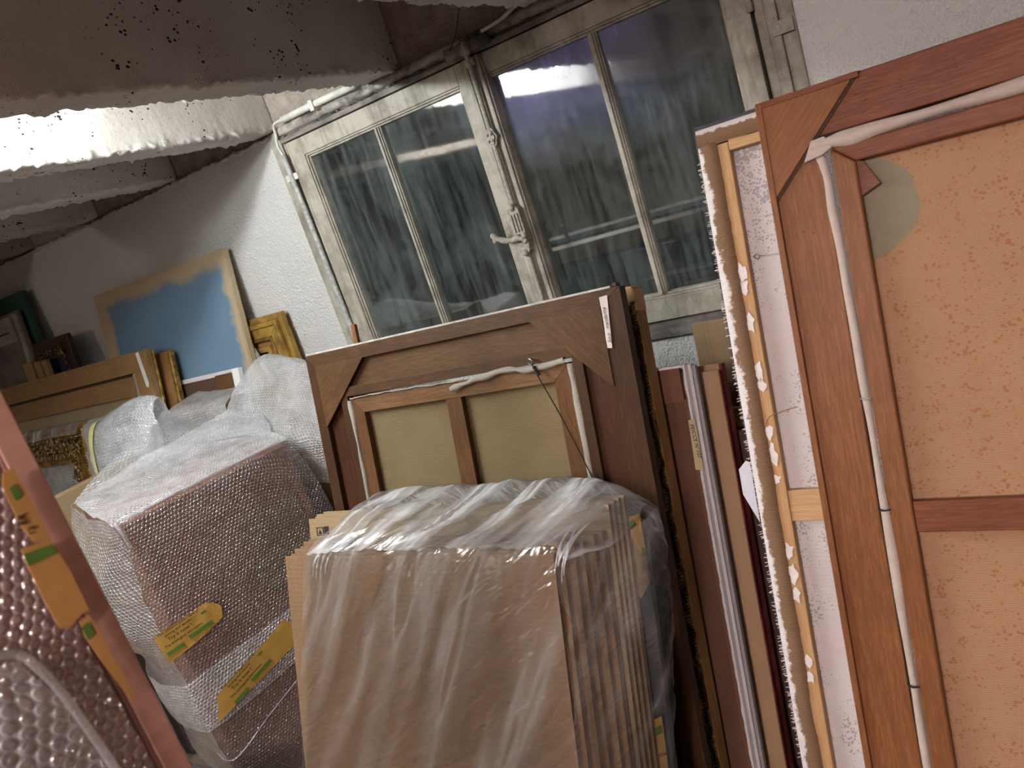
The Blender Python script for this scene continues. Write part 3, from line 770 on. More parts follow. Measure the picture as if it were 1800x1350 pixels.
# --- hardboard panel with white border
hb = lean('hardboard_panel', 1.38, 14.5, label='reddish brown hardboard with a white and grey side border and masking tape label', cat='painting')
bx('board', hb, 'hard', -1.25, -.685, .006, .014, .02, 1.12)
bx('top_rail', hb, 'hardr', -1.25, -.690, -.004, .008, 1.05, 1.135)
bm = nb()
for i in range(100):
    x = -1.25+i*.0057; box(bm, x, x+.0058, -.006, .02, 1.132, 1.138+.003*nz((x, 0, 0), 60))
obj('white_top_edge', bm, M['whitep'], hb)
bx('side_strip', hb, 'hardr', -.692, -.677, -.002, .014, .02, 1.055)
bm = nb()
for i in range(130):
    z = .02+i*.0086; w_ = .0035+.003*nz((z, 3, 0), 30); box(bm, -.679-w_, -.676, -.0035, .014, z, z+.0087)
obj('worn_white_paint', bm, M['whitep'], hb)
bx('grey_border', hb, 'greyp', -.677, -.668, .0, .018, .02, 1.137)
bx('white_border', hb, 'whitep', -.668, -.660, -.005, .018, .02, 1.137)
bx('grey_border', hb, 'greyp', -.660, -.652, .002, .018, .02, 1.132)
mt = obj('masking_tape', sheet([[(-.692, -.0055, .885), (-.672, -.0055, .883)], [(-.690, -.0055, .95), (-.671, -.0055, .95)], [(-.689, -.0055, 1.005), (-.672, -.0055, 1.008)]], 3, 10), M['mtape'], hb, label='yellowed masking tape with black handwriting')
text('handwriting', 'FEICCE N\u00b0107', .0135, M['inkb'], mt, TM(-.686, -.0062, .995, R(-86)), .0003, .2)

# --- tan board and red edged canvas behind it
tb = lean('tan_board', 1.44, 14.7, label='plain tan board standing between the white bordered hardboard and the red edged canvas', cat='board')
bx('board', tb, 'tan', -1.1, -.620, 0, .012, .02, 1.095, bevel=.002)
bx('edge_strip', tb, 'redp', -.620, -.6175, .001, .012, .02, 1.094)
rc = lean('canvas_painting', 1.475, 14.7, label='canvas with a red and black painted edge, just right of the tan board', cat='painting')
bx('canvas', rc, 'tan', -1.1, -.628, .0, .002, .02, 1.10)
bx('painted_edge', rc, 'redp', -.628, -.621, .0, .03, .02, 1.098, bevel=.001)
bx('stretcher', rc, 'strz', -1.09, -.632, .008, .028, .02, 1.09)
bd = lean('dark_gap_board', 1.56, 13, label='dark board added to fill the shaded gap right of the red edged canvas', cat='board')  # dark sheet put where there is only a shaded gap
bx('board', bd, 'darkc', -1.0, -.575, 0, .02, .02, .90)  # added dark sheet, stands in for the shaded gap
# --- ornate gilt frame in the gap
og = lean('gilded_frame', 1.66, 12, label='small ornate gilt frame with beaded moulding in the dark gap beside the white primed canvas', cat='picture frame')
rails(og, (-1.0, -.585, .02, .925), (-.95, -.635, .07, .875), 0, .03, 'gold', 'gold')
bm = nb()
for i in range(46):
    bmesh.ops.create_uvsphere(bm, u_segments=8, v_segments=6, radius=.0065, matrix=Matrix.Translation((-.618, -.003, .86-i*.0175)))
for i in range(20):
    bmesh.ops.create_uvsphere(bm, u_segments=8, v_segments=6, radius=.0065, matrix=Matrix.Translation((-.635-i*.0175, -.003, .892)))
obj('beads', bm, M['goldc'], og, smooth=True)
wp = lean('wooden_board', 1.72, 12, label='brown wooden board showing above the small ornate gilt frame, below the cardboard sheet', cat='board')
bx('board', wp, 'strw', -1.02, -.575, 0, .015, .02, .975)
cs_ = lean('cardboard_sheet', 1.82, 10, label='olive tan cardboard sheet against the wall under the right sash of the window', cat='cardboard')
bx('liner', cs_, 'kraftz', -.768, -.40, 0, .003, .02, 1.121)
bx('liner', cs_, 'kraftz', -.768, -.40, .006, .008, .02, 1.124)
bx('torn_edge', cs_, 'kraftedge', -.766, -.41, .003, .006, .02, 1.122)
pp = lean('paper_sheet', 1.27, 12, label='folded white paper sheet stuck in the gap left of the white primed canvas', cat='paper')
obj('sheet', P([(-.522, .953), (-.540, .935), (-.541, .88), (-.505, .79), (-.45, .70), (-.44, .02), (-.40, .02), (-.40, .90), (-.497, .94)], 0, .0015), M['paper'], pp)

# --- white primed canvas seen from behind
wc = lean('stretched_canvas', .98, 15, label='white primed canvas seen from the back on a pale pine stretcher', cat='painting')
CT = 1.664
bx('side_edge', wc, 'black', -.440, -.436, .0, .03, .02, CT-.004)
bm = nb()
for i in range(90):
    x = -.440+i*.0085; box(bm, x, x+.0086, .002, .034, CT-.002, CT+.006+.002*nz((x, 0, 1), 40))
obj('top_edge', bm, M['black'], wc)
bx('canvas', wc, 'whitec', -.42, .30, .024, .027, .03, CT-.02)
bx('stretcher_side', wc, 'pine', -.410, -.384, .002, .022, .03, CT-.034, bevel=.002)
bx('stretcher_top', wc, 'pinex', -.384, .29, .002, .022, CT-.050, CT-.020, bevel=.002)
bx('stretcher_crossbar', wc, 'pinex', -.385, .29, .006, .024, .952, 1.008, bevel=.002)
# linen turnover with frayed outer fringe
def turnover(side):
    bm = nb(); rows = []; n = 170
    for i in range(n+1):
        f = i/n
        if side:
            z = .03+f*(CT-.06); j = .004*nz((z, 1, 1), 55)+.003*nz((z, 1, 1), 160)
            inn = -.403+.004*nz((z, 7, 0), 9)+.0015*nz((z, 7, 0), 60)
            r = [(-.4385+j*.5-.001, .006, z), (-.437, -.001, z), (-.42, -.002+.0008*nz((z, 0, 0), 40), z), (inn, -.0015, z), (inn+.0005, .004, z)]
        else:
            x = -.437+f*.72; inn = CT-.032+.006*nz((x, 7, 0), 14)
            r = [(x, .008, CT+.001), (x, -.001, CT-.001), (x, -.002, CT-.014), (x, -.0015, inn), (x, .004, inn-.001)]
        rows.append([bm.verts.new(p) for p in r])
    for a, b in zip(rows, rows[1:]):
        for k in range(4): bm.faces.new((a[k], a[k+1], b[k+1], b[k]))
    return obj('linen_turnover', bm, M['turn0' if side else 'turn1'], wc, smooth=True)
turnover(True); turnover(False)
bm = nb()
for i in range(420):
    z = .05+random.random()*1.58; l = .002+random.random()*.005
    tube(bm, [(-.437, .0, z), (-.437-l, -.001-random.random()*.003, z+random.uniform(-.002, .002))], .0006, 3)
obj('frayed_threads', bm, M['whitep'], wc, kind='stuff')
bm = nb()
for zc, s in ((1.40, .022), (1.375, .016), (1.31, .02), (1.225, .02), (1.20, .014), (1.115, .016), (1.075, .024), (1.03, .01), (.90, .018), (.86, .022), (.82, .016), (.70, .014), (.67, .012)):
    n = 12; zc += .0
    bm = nb()
    prism(bm, [(-.397+.0075*(1+.4*sin(k*2.3+zc*90))*cos(2*pi*k/n), zc+s*.8*(1+.3*sin(k*1.7+zc*50))*sin(2*pi*k/n)) for k in range(n)], .0, .003)
    obj('primer_smear', bm, M['paste'], wc)
bm = nb(); tube(bm, [(-.378, .018, 1.425), (-.372, .012, 1.430), (-.366, .014, 1.424), (-.372, .02, 1.419), (-.378, .018, 1.425)], .0009, 6)
tube(bm, [(-.366, .014, 1.424), (-.33, .012, 1.421), (-.28, .012, 1.41)], .0006, 5)
obj('wire_and_ring', bm, M['steel'], wc, smooth=True)
obj('loose_thread', T(smoothline([(-.400, .0, 1.13), (-.392, -.004, 1.142), (-.375, .004, 1.148), (-.345, .014, 1.153)], 20), .0008, 5), M['ochres'], wc, smooth=True)

# --- the big orange-brown frame on the right
bf = lean('painting_frame', .9, 15, label='large orange-brown frame back at the right edge, holding a rust-spotted lined painting', cat='picture frame')
obj('side_rail', P([(-.309, .02), (-.226, .02), (-.226, 1.595), (-.309, 1.674)], 0, .03), M['orange'], bf, bevel=.002)
obj('side_rail', P([(1.03, .02), (.945, .02), (.945, 1.595), (1.03, 1.674)], 0, .03), M['orange'], bf, bevel=.002)
obj('top_rail', P([(-.309, 1.674), (1.03, 1.674), (.945, 1.597), (-.226, 1.597)], 0, .03), M['orangex'], bf, bevel=.002)
obj('bottom_rail', P([(-.309, .02), (1.03, .02), (.945, .10), (-.226, .10)], 0, .03), M['orangex'], bf, bevel=.002)
gu = obj('corner_gusset', P([(-.309, 1.674), (-.157, 1.674), (-.309, 1.510)], -.007, .001), M['orangeg'], bf, bevel=.0015)
obj('gusset_edge', P([(-.152, 1.6735), (-.157, 1.6735), (-.309, 1.510), (-.309, 1.504)], -.0035, .001), M['walnutz'], bf)
bx('side_batten', bf, 'orange', -.309, -.2985, -.009, .0, .02, 1.672, bevel=.0015)
bm = nb()
for i in range(150):
    x = -.309+i*.009; box(bm, x, x+.0092, .026, .05, 1.655, 1.677+.0012*nz((x, 3, 0), 50))
obj('gilded_front_edge', bm, M['goldb'], bf, label='thin bright gilt edge along the top')
for q in ((-.306, -.29), ): bx('top_lip', bf, 'orangex', -.300, -.155, -.009, -.004, 1.664, 1.673)
# stretcher of the painting
obj('stretcher_side', P([(-.211, .12), (-.178, .15), (-.178, 1.545), (-.211, 1.574)], -.004, .02), M['orange'], bf, bevel=.003)
obj('stretcher_top', P([(-.2105, 1.5745), (.93, 1.5745), (.90, 1.532), (-.1775, 1.5455)], -.004, .02), M['orangex'], bf, bevel=.003)
obj('stretcher_bottom', P([(-.2105, .12), (.93, .12), (.90, .15), (-.1775, .15)], -.004, .02), M['orangex'], bf, bevel=.003)
bx('stretcher_crossbar', bf, 'orangex', -.1775, .93, -.002, .016, .972, 1.020, bevel=.002)
obj('corner_wedge', P([(-.179, 1.548), (-.168, 1.543), (-.150, 1.505), (-.179, 1.492)], .004, .015), M['orangex'], bf, bevel=.001)
bx('canvas', bf, 'speckle', -.20, .93, .020, .024, .12, 1.57)
edgestrip([(-.236, 0, 1.582), (-.15, 0, 1.584), (.1, 0, 1.585), (.5, 0, 1.584), (.93, 0, 1.584)], .020, 'strip', bf, -.004, name='cloth_strip', seed=2, th=.008)
edgestrip([(-.228, 0, 1.566), (-.222, 0, 1.53), (-.220, 0, 1.40), (-.219, 0, 1.18), (-.2175, 0, 1.0), (-.218, 0, .8), (-.2175, 0, .5), (-.217, 0, .12)], .0125, 'strip', bf, -.002, name='cloth_strip', seed=7, th=.0012)
obj('folded_cloth_corner', P([(-.250, 1.562), (-.235, 1.592), (-.215, 1.594), (-.205, 1.575), (-.222, 1.566)], -.010, -.002), M['strip'], bf, bevel=.002)
for zc in (1.185, 1.01, .73):
    obj('nail', T(smoothline([(-.226, -.004, zc+.002), (-.219, -.012, zc), (-.208, -.010, zc+.001)], 8), .0013, 6), M['string'] if zc < 1.1 else M['steel'], bf, smooth=True)
bm = nb()
for x, z, l in ((-.165, 1.640, .008), (-.155, 1.628, .006), (-.16, 1.612, .005), (-.105, 1.642, .004), (-.105, 1.632, .003), (-.035, 1.640, .004), (-.035, 1.634, .004), (-.035, 1.646, .003), (-.282, 1.455, .003), (-.27, 1.458, .003), (-.255, 1.452, .002)):
    obj('worm_hole', P([(x, z), (x+l, z+.0015), (x+l, z+.003), (x, z+.002)], -.0006, .001), M['darkc'], bf)

# ------------------------------------------------------------------ cardboard sheets in the clear bag
def cardsheet(y, x0, x1, t1, th, label, group, mm='kraft'):
    r = lean('cardboard_sheet', .75, 21, label=label, cat='cardboard', group=group)
    bm = nb(); box(bm, x0, x1, y, y+.002, .0+y*.4, t1); box(bm, x0+.001, x1-.001, y+th-.002, y+th, y*.4, t1-.001)
    obj('liner', bm, M[mm], r, bevel=.0006)
    bm = nb(); n = 60
    for i in range(n):
        x = x0+.002+(x1-x0-.004)*i/n; xx = x+(x1-x0-.004)/n
        box(bm, x, xx+.0003, y+.002, y+th-.002, y*.4, t1-.0015-abs(.004*nz((x, y, 0), 25)))
    obj('corrugated_core', bm, M['kraftedge'], r)
    return r
G1 = 'cardboard sheets leaning in the front stack'
names = ['frontmost full size cardboard sheet in the clear bag', 'second cardboard sheet from the front of the bagged stack', 'third cardboard sheet from the front of the bagged stack',
         'fourth cardboard sheet from the front of the bagged stack', 'fifth cardboard sheet from the front of the bagged stack', 'rearmost of the six lower cardboard sheets in the bagged stack']
for i in range(6):
    cardsheet(i*.0205, -1.612-.006*i+.004*(i % 2), -.813+.012*i-.003*(i % 2), 1.000+.0055*i-.003*(i % 2), .0195, names[i], G1, 'kraft' if i else 'kraft')
names = ['front cardboard sheet of the taller rear bundle, with a small printed box mark', 'second cardboard sheet of the taller rear bundle', 'third cardboard sheet of the taller rear bundle', 'rearmost cardboard sheet of the taller rear bundle']
for i in range(4):
    r = cardsheet(.128+i*.016, -1.66-.002*i+.012*(i % 2), -.748+.004*i, 1.075+.004*i, .015, names[i], 'cardboard sheets of the taller rear bundle', 'kraft2')
    if i == 0:
        bm = nb()
        for a in ((-1.632, -1.630, 1.030, 1.052), (-1.608, -1.606, 1.030, 1.052), (-1.632, -1.606, 1.030, 1.032), (-1.632, -1.606, 1.050, 1.052)): box(bm, a[0], a[1], .1268, .1278, a[2], a[3])
        prism(bm, [(-1.626, 1.034), (-1.612, 1.034), (-1.619, 1.046)], .1268, .1278)
        box(bm, -1.603, -1.585, .1268, .1278, 1.033, 1.054)
        obj('printed_mark', bm, M['inkb'], r)
sp = lean('wrapped_painting', .75, 21, label='flat slate coloured painting with brown paper and green-striped tape behind the bagged cardboard', cat='wrapped painting')
bx('panel', sp, 'slate', -1.40, -.712, .205, .225, .09, 1.03, bevel=.003)
obj('paper_cover', P([(-.84, 1.045), (-.715, 1.04), (-.712, .90), (-.735, .868), (-.84, .93)], .196, .204), M['kraft2'], sp, bevel=.001)
tp = obj('paper_tape', P([(-.752, 1.035), (-.712, 1.045), (-.710, .97), (-.722, .962)], .192, .196), M['tape'], sp)
obj('green_stripe', P([(-.748, 1.022), (-.728, 1.035), (-.722, 1.022), (-.742, 1.008)], .1905, .1918), M['green'], tp)
obj('green_stripe', P([(-.716, .975), (-.711, .975), (-.711, .96), (-.716, .955)], .1905, .1918), M['green'], tp)
tp = obj('paper_tape', P([(-.775, .60), (-.720, .63), (-.720, .50), (-.775, .50)], .192, .196), M['tape'], sp)
obj('green_stripe', P([(-.772, .585), (-.722, .612), (-.722, .596), (-.772, .568)], .1905, .1918), M['green'], tp)
text('printed_words', 'Try it now !', .014, M['ink'], tp, TM(-.772, .1912, .53, R(22)), .0002)

def fold(p, u, v):
    """soft diagonal pleats of the bag"""
    a = nz((p.x*2.2-p.z*1.1, p.z*.55+p.x*.3, 4.2), 5.5)
    b = nz((p.x*6-p.z*3, p.z*.8, 1.2), 5)
    c = abs(nz((p.x, p.y*2, p.z), 9))
    k = 1.0 if p.z < .99 else .9
    return Vector((0, -.010*max(0, a)*k-.004*abs(b), .014*c if p.z > .99 else 0))
bag = lean('plastic_bag', .75, 21, label='crumpled clear plastic bag pulled over the front stack of cardboard', cat='plastic bag')
def topf(p, u, v):
    w = nz((p.x*1.3-p.y*2.4, p.y*1.2, 0), 11); w2 = abs(nz((p.x*2.2-p.y*4.2, p.y*1.5, 8), 13)); w3 = abs(nz((p.x-p.y*1.8, p.y*.6, 3), 34))
    return Vector((.002*w, 0, .008*max(-.3, w)+.014*w2*abs(w)+.010*w3*w3))
# front face
obj('bag_front', sheet([
    [(-1.66, -.01, .12), (-1.45, -.012, .12), (-1.2, -.014, .12), (-1.0, -.012, .12), (-.86, -.012, .12), (-.80, -.012, .12)],
    [(-1.615, -.01, .45), (-1.45, -.012, .45), (-1.2, -.018, .45), (-1.0, -.018, .45), (-.86, -.014, .45), (-.803, -.012, .45)],
    [(-1.575, -.01, .75), (-1.42, -.012, .75), (-1.2, -.018, .75), (-1.0, -.018, .75), (-.86, -.014, .75), (-.805, -.012, .75)],
    [(-1.54, -.008, .93), (-1.42, -.010, .95), (-1.2, -.014, .95), (-1.0, -.014, .95), (-.86, -.012, .95), (-.806, -.010, .95)],
    [(-1.53, -.004, 1.003), (-1.42, -.004, 1.012), (-1.2, -.004, 1.014), (-1.0, -.004, 1.014), (-.86, -.004, 1.014), (-.806, -.004, 1.012)]], 150, 120, fold),
    M['film'], bag, smooth='keep')
# top
obj('bag_top', sheet([
    [(-1.53, -.006, 1.000), (-1.42, -.006, 1.010), (-1.2, -.006, 1.012), (-1.0, -.006, 1.012), (-.86, -.006, 1.012), (-.806, -.004, 1.010), (-.79, .0, .98)],
    [(-1.53, .03, 1.030), (-1.42, .03, 1.040), (-1.2, .03, 1.035), (-1.0, .03, 1.030), (-.86, .03, 1.03), (-.80, .03, 1.03), (-.76, .03, .99)],
    [(-1.52, .09, 1.055), (-1.44, .09, 1.085), (-1.2, .09, 1.065), (-1.0, .09, 1.06), (-.86, .09, 1.065), (-.78, .09, 1.06), (-.71, .09, 1.01)],
    [(-1.50, .16, 1.095), (-1.44, .16, 1.115), (-1.2, .16, 1.105), (-1.0, .16, 1.10), (-.86, .16, 1.105), (-.80, .16, 1.105), (-.695, .16, 1.05)],
    [(-1.48, .21, 1.105), (-1.43, .21, 1.125), (-1.2, .21, 1.125), (-1.0, .21, 1.125), (-.86, .21, 1.12), (-.80, .21, 1.115), (-.685, .21, 1.06)],
    [(-1.48, .235, 1.00), (-1.43, .235, 1.00), (-1.2, .235, 1.00), (-1.0, .235, 1.00), (-.86, .235, 1.00), (-.80, .235, 1.0), (-.68, .235, 1.0)]], 170, 70, topf),
    M['filmw'], bag, smooth='keep')
def sidef(p, u, v):
    return Vector((.018*nz((p.y*3, p.z*1.5, 2), 5)+.012*abs(nz((p.y*4+p.z*3, p.z*2, 6), 6)), 0, 0))
obj('bag_side', sheet([
    [(-.800, -.012, .12), (-.79, .05, .12), (-.77, .13, .12), (-.745, .20, .12)],
    [(-.795, -.030, .45), (-.775, .04, .45), (-.745, .13, .45), (-.72, .20, .45)],
    [(-.800, -.030, .62), (-.765, .03, .62), (-.72, .10, .62), (-.70, .19, .62)],
    [(-.805, -.014, .80), (-.765, .04, .80), (-.71, .12, .80), (-.675, .20, .80)],
    [(-.808, -.008, .95), (-.77, .05, .95), (-.71, .12, .96), (-.675, .21, .97)],
    [(-.808, -.004, 1.00), (-.77, .05, 1.005), (-.71, .12, 1.02), (-.685, .21, 1.055)]], 60, 100, sidef),
    M['film'], bag, smooth='keep')
random.seed(3)
for i in range(12):   # bunched pleats at the two gathered corners
    cx, cz = ((-1.475, 1.005), (-.80, 1.01))[i % 2]; cx += random.uniform(-.03, .03)
    l = random.uniform(.03, .07); dx = random.uniform(-.01, .04)
    obj('pleat', T(smoothline([(cx+dx, .05+random.random()*.03, cz+.04), (cx+dx*.4, .01, cz+.012), (cx, -.012, cz-l*.4), (cx-.006, -.015, cz-l)], 10), [.0006+.0016*sin(pi*k/10) for k in range(11)], 6), M['filmw'], bag, smooth=True)

# ------------------------------------------------------------------ the big box in bubble wrap
ba = math.atan2(.52, .15)
bb = empty('cardboard_box', (-2.26, 1.09, 0), rz=ba, label='tall brown cardboard box loosely wrapped in bubble wrap and closed with printed paper tape', cat='box')
bm = nb(); box(bm, 0, .56, 0, .49, .004, 1.05)
obj('carton', bm, M['kraftd'], bb, bevel=.004)
obj('carton_label_patch', B(.30, .52, -.002, .001, .62, .90), M['kraftz'], bb)
def loose(a, s, f):
    return lambda p, u, v: Vector(noise.noise_vector(p*f))*a + Vector(noise.noise_vector(p*f*3.1))*a*s
obj('bubble_wrap_front', sheet([
    [(-.02, -.012, .02), (.2, -.012, .02), (.4, -.012, .02), (.60, -.012, .02)],
    [(-.03, -.014, .40), (.2, -.014, .40), (.4, -.016, .40), (.60, -.012, .40)],
    [(-.035, -.016, .75), (.2, -.016, .75), (.4, -.02, .75), (.62, -.012, .72)],
    [(-.012, -.018, 1.0), (.2, -.018, 1.0), (.4, -.022, 1.0), (.60, -.012, .92)],
    [(-.01, -.008, 1.068), (.2, -.008, 1.068), (.4, -.008, 1.072), (.56, -.004, 1.06)]], 60, 100, loose(.004, .5, 6)), M['bub'], bb, smooth='keep')
obj('bubble_wrap_top', sheet([
    [(-.02, -.010, 1.062), (.2, -.010, 1.066), (.4, -.010, 1.070), (.57, -.006, 1.062)],
    [(-.03, .06, 1.082), (.2, .06, 1.078), (.4, .06, 1.080), (.58, .06, 1.078)],
    [(-.035, .20, 1.085), (.2, .20, 1.078), (.4, .20, 1.078), (.58, .20, 1.09)],
    [(-.03, .36, 1.105), (.2, .36, 1.09), (.4, .36, 1.10), (.60, .34, 1.12)],
    [(-.02, .50, 1.085), (.2, .52, 1.12), (.4, .52, 1.14), (.60, .50, 1.16)]], 70, 60, loose(.009, .6, 7)), M['bubw'], bb, smooth='keep')
obj('bubble_wrap_side', sheet([
    [(-.012, -.012, .02), (-.02, .12, .02), (-.02, .3, .02), (-.02, .50, .02)],
    [(-.030, -.012, .36), (-.05, .12, .36), (-.05, .3, .36), (-.03, .50, .36)],
    [(-.035, -.014, .55), (-.05, .10, .55), (-.06, .3, .55), (-.04, .50, .55)],
    [(-.040, -.015, .66), (-.09, .10, .66), (-.12, .3, .66), (-.06, .52, .66)],
    [(-.030, -.015, .82), (-.12, .10, .82), (-.17, .3, .84), (-.10, .52, .84)],
    [(-.012, -.015, .98), (-.07, .08, .97), (-.09, .3, .98), (-.05, .52, 1.0)],
    [(-.01, -.010, 1.064), (-.03, .08, 1.075), (-.04, .3, 1.085), (-.02, .50, 1.085)]], 50, 110, loose(.012, .5, 6)), M['bubd'], bb, smooth='keep')
obj('bubble_wrap_band', sheet([
    [(-.03, .42, .36), (-.075, .2, .345), (-.045, .02, .335), (-.005, -.026, .340), (.15, -.026, .355), (.30, -.024, .372), (.56, -.022, .40)],
    [(-.03, .42, .43), (-.085, .2, .42), (-.055, .02, .42), (-.01, -.030, .43), (.15, -.030, .44), (.30, -.028, .45), (.56, -.024, .47)],
    [(-.03, .42, .52), (-.085, .2, .52), (-.055, .02, .52), (-.01, -.028, .525), (.15, -.026, .535), (.30, -.024, .545), (.56, -.022, .56)]], 90, 20, loose(.005, .5, 8)), M['bubd'], bb, smooth='keep')
# rolled rim of film along the front top edge
bm = nb()
tube(bm, [Vector((-.01+.58*i/60, -.012+.004*nz((i*.3, 0, 0)), 1.072+.005*nz((i*.25, 3, 0)))) for i in range(61)], [.0055+.002*nz((i*.4, 9, 0)) for i in range(61)], 8)
tube(bm, smoothline([(-.015, -.016, 1.07), (-.01, -.028, 1.03), (-.006, -.022, .985)], 10), .006, 8)
obj('bubble_wrap_rim', bm, M['filmw'], bb, smooth=True)
# slack film rising from the box towards the bundles behind (given in room coordinates)
RB = Matrix.Rotation(-ba, 3, 'Z')
def wl(p): return RB @ (Vector(p)-Vector((-2.26, 1.09, 0)))
obj('bubble_wrap_drape', sheet([[wl(p) for p in r] for r in (
    [(-2.80, 1.24, 1.070), (-2.62, 1.50, 1.09), (-2.45, 1.62, 1.10), (-2.20, 1.66, 1.08)],
    [(-2.88, 1.42, 1.115), (-2.70, 1.58, 1.12), (-2.48, 1.68, 1.11), (-2.25, 1.70, 1.10)],
    [(-2.96, 1.64, 1.160), (-2.78, 1.68, 1.15), (-2.55, 1.73, 1.13), (-2.32, 1.74, 1.12)],
    [(-3.03, 1.86, 1.205), (-2.92, 1.80, 1.165), (-2.66, 1.80, 1.135), (-2.42, 1.80, 1.12)])], 70, 50, loose(.016, .5, 6)), M['bubd'], bb, smooth='keep')
def tapeT(pts, z_up, a, ox, oz, s, y):
    t_ = obj('paper_tape', sheet(pts, 26, 8, lambda p, u, v: Vector((0, .0015*nz((p.x, 0, p.z), 40), 0))), M['tape'], bb, smooth='keep', label='ochre paper tape printed in brown and green')
    rows = (('This adhesive paper tape is', 0, .036*s, .0125*s), ('strong and secure', .018*s, .023*s, .0125*s), ('Try it now !', .022*s, .006*s, .0165*s), ('The ecological alternative.', .002*s, -.010*s, .0125*s))
    c, sn = cos(a), sin(a)
    for w_, dx, dz, sz in rows:
        text('printed_words', w_, sz, M['ink'], t_, TM(ox+dx*c-dz*sn, y, oz+dx*sn+dz*c, a), .0002)
    for x0, x1, dz in ((.0, .055*s, -.037*s), (.078*s, .16*s, -.029*s)):
        bm = nb(); q = [(x0, dz), (x1, dz), (x1, dz+.013*s), (x0, dz+.013*s)]
        prism(bm, [(ox+px*c-pz*sn, oz+px*sn+pz*c) for px, pz in q], y, y+.001)
        obj('green_stripe', bm, M['green'], t_)
    lf = nb(); n = 14; q = [(.150*s+.010*s*cos(2*pi*k/n), .022*s+.005*s*sin(2*pi*k/n)) for k in range(n)]
    prism(lf, [(ox+px*c-pz*sn, oz+px*sn+pz*c) for px, pz in q], y, y+.0006)
    obj('green_leaf_print', lf, M['green'], t_)
    return t_
Y1 = -.034
tapeT([[(-.052, Y1, .617), (.03, Y1, .625), (.10, Y1, .640), (.138, Y1, .652)], [(-.056, Y1, .66), (.03, Y1, .665), (.10, Y1, .675), (.146, Y1, .690)], [(-.060, Y1, .713), (.03, Y1, .716), (.10, Y1, .722), (.120, Y1, .716)]],
      0, R(3), -.048, .672, .95, Y1-.0035)
Y2 = -.044
tapeT([[(-.008, Y2, .362), (.10, Y2, .388), (.20, Y2, .410), (.31, Y2, .440)], [(.012, Y2, .405), (.10, Y2, .428), (.20, Y2, .455), (.32, Y2, .49)], [(.022, Y2, .442), (.10, Y2, .470), (.20, Y2, .500), (.305, Y2, .535)]],
      0, R(17), .052, .416, 1.0, Y2-.0035)
bm = nb(); tube(bm, smoothline([(-.02, .30, .30), (-.03, .1, .26), (-.012, -.022, .215), (.15, -.022, .27), (.35, -.022, .34), (.56, -.02, .40)], 30), .0018, 6)
obj('film_seam', bm, M['filmw'], bb, smooth=True)

# --- bundles behind it
def wrapped(name, x0, x1, y0, y1, h, label, mat_box, mat_wrap, sheetrows, amp=.012, mats2=None):
    r = empty(name, (0, 0, 0), label=label, cat='wrapped bundle')
    obj('inner_box', B(x0, x1, y0, y1, .004, h), M[mat_box], r, bevel=.004)
    obj('bubble_wrap', sheet(sheetrows, 70, 70, loose(amp, .5, 6)), M[mat_wrap], r, smooth='keep')
    return r
wrapped('wrapped_bundle', -2.99, -2.62, 1.82, 1.97, 1.175, 'cardboard bundle in cloudy bubble wrap under the white-edged dark canvas', 'kraft', 'bubd',
    [[(-3.08, 1.80, .70), (-2.9, 1.79, .70), (-2.7, 1.79, .70), (-2.56, 1.80, .70)],
     [(-3.06, 1.79, .98), (-2.9, 1.78, .98), (-2.7, 1.78, .98), (-2.57, 1.80, .98)],
     [(-3.02, 1.80, 1.13), (-2.9, 1.79, 1.12), (-2.7, 1.79, 1.13), (-2.58, 1.80, 1.14)],
     [(-2.975, 1.83, 1.205), (-2.9, 1.82, 1.20), (-2.7, 1.82, 1.195), (-2.59, 1.83, 1.19)],
     [(-2.97, 1.98, 1.215), (-2.9, 1.98, 1.21), (-2.7, 1.98, 1.205), (-2.59, 1.98, 1.20)]], .008)
wrapped('wrapped_bundle', -2.46, -1.94, 1.86, 2.02, 1.20, 'tall bundle in bright bubble wrap with a raised peak, left of the large dark frame', 'kraft2', 'bubw',
    [[(-2.60, 1.74, .80), (-2.45, 1.74, .85), (-2.2, 1.74, .85), (-1.90, 1.76, .80)],
     [(-2.62, 1.74, 1.02), (-2.45, 1.70, 1.04), (-2.2, 1.68, 1.03), (-1.90, 1.74, 1.0)],
     [(-2.60, 1.80, 1.14), (-2.45, 1.78, 1.16), (-2.2, 1.77, 1.13), (-1.92, 1.80, 1.08)],
     [(-2.54, 1.88, 1.25), (-2.42, 1.86, 1.275), (-2.2, 1.86, 1.235), (-1.94, 1.86, 1.17)],
     [(-2.50, 1.97, 1.275), (-2.40, 1.95, 1.295), (-2.2, 1.95, 1.25), (-1.94, 1.95, 1.20)],
     [(-2.50, 2.06, 1.10), (-2.40, 2.06, 1.12), (-2.2, 2.06, 1.12), (-1.94, 2.06, 1.08)]], .013)
gb = empty('wrapped_bundle', (0, 0, 0), label='low dark grey bundle in bubble wrap between the boxed bundle and the near pink panel', cat='wrapped bundle')
obj('inner_box', B(-3.02, -2.80, 1.22, 1.60, .004, .56), M['gbox'], gb, bevel=.006)
obj('bubble_wrap', sheet([[(-3.05, 1.19, .02), (-2.9, 1.19, .02), (-2.78, 1.19, .02)], [(-3.05, 1.19, .30), (-2.9, 1.18, .3), (-2.78, 1.19, .3)], [(-3.05, 1.19, .55), (-2.9, 1.18, .56), (-2.78, 1.19, .55)], [(-3.05, 1.3, .59), (-2.9, 1.3, .59), (-2.78, 1.3, .59)]], 30, 40, loose(.006, .5, 8)), M['slatebub'], gb, smooth='keep')
bm = nb(); box(bm, -3.10, -3.06, .80, 1.66, .004, 1.075)
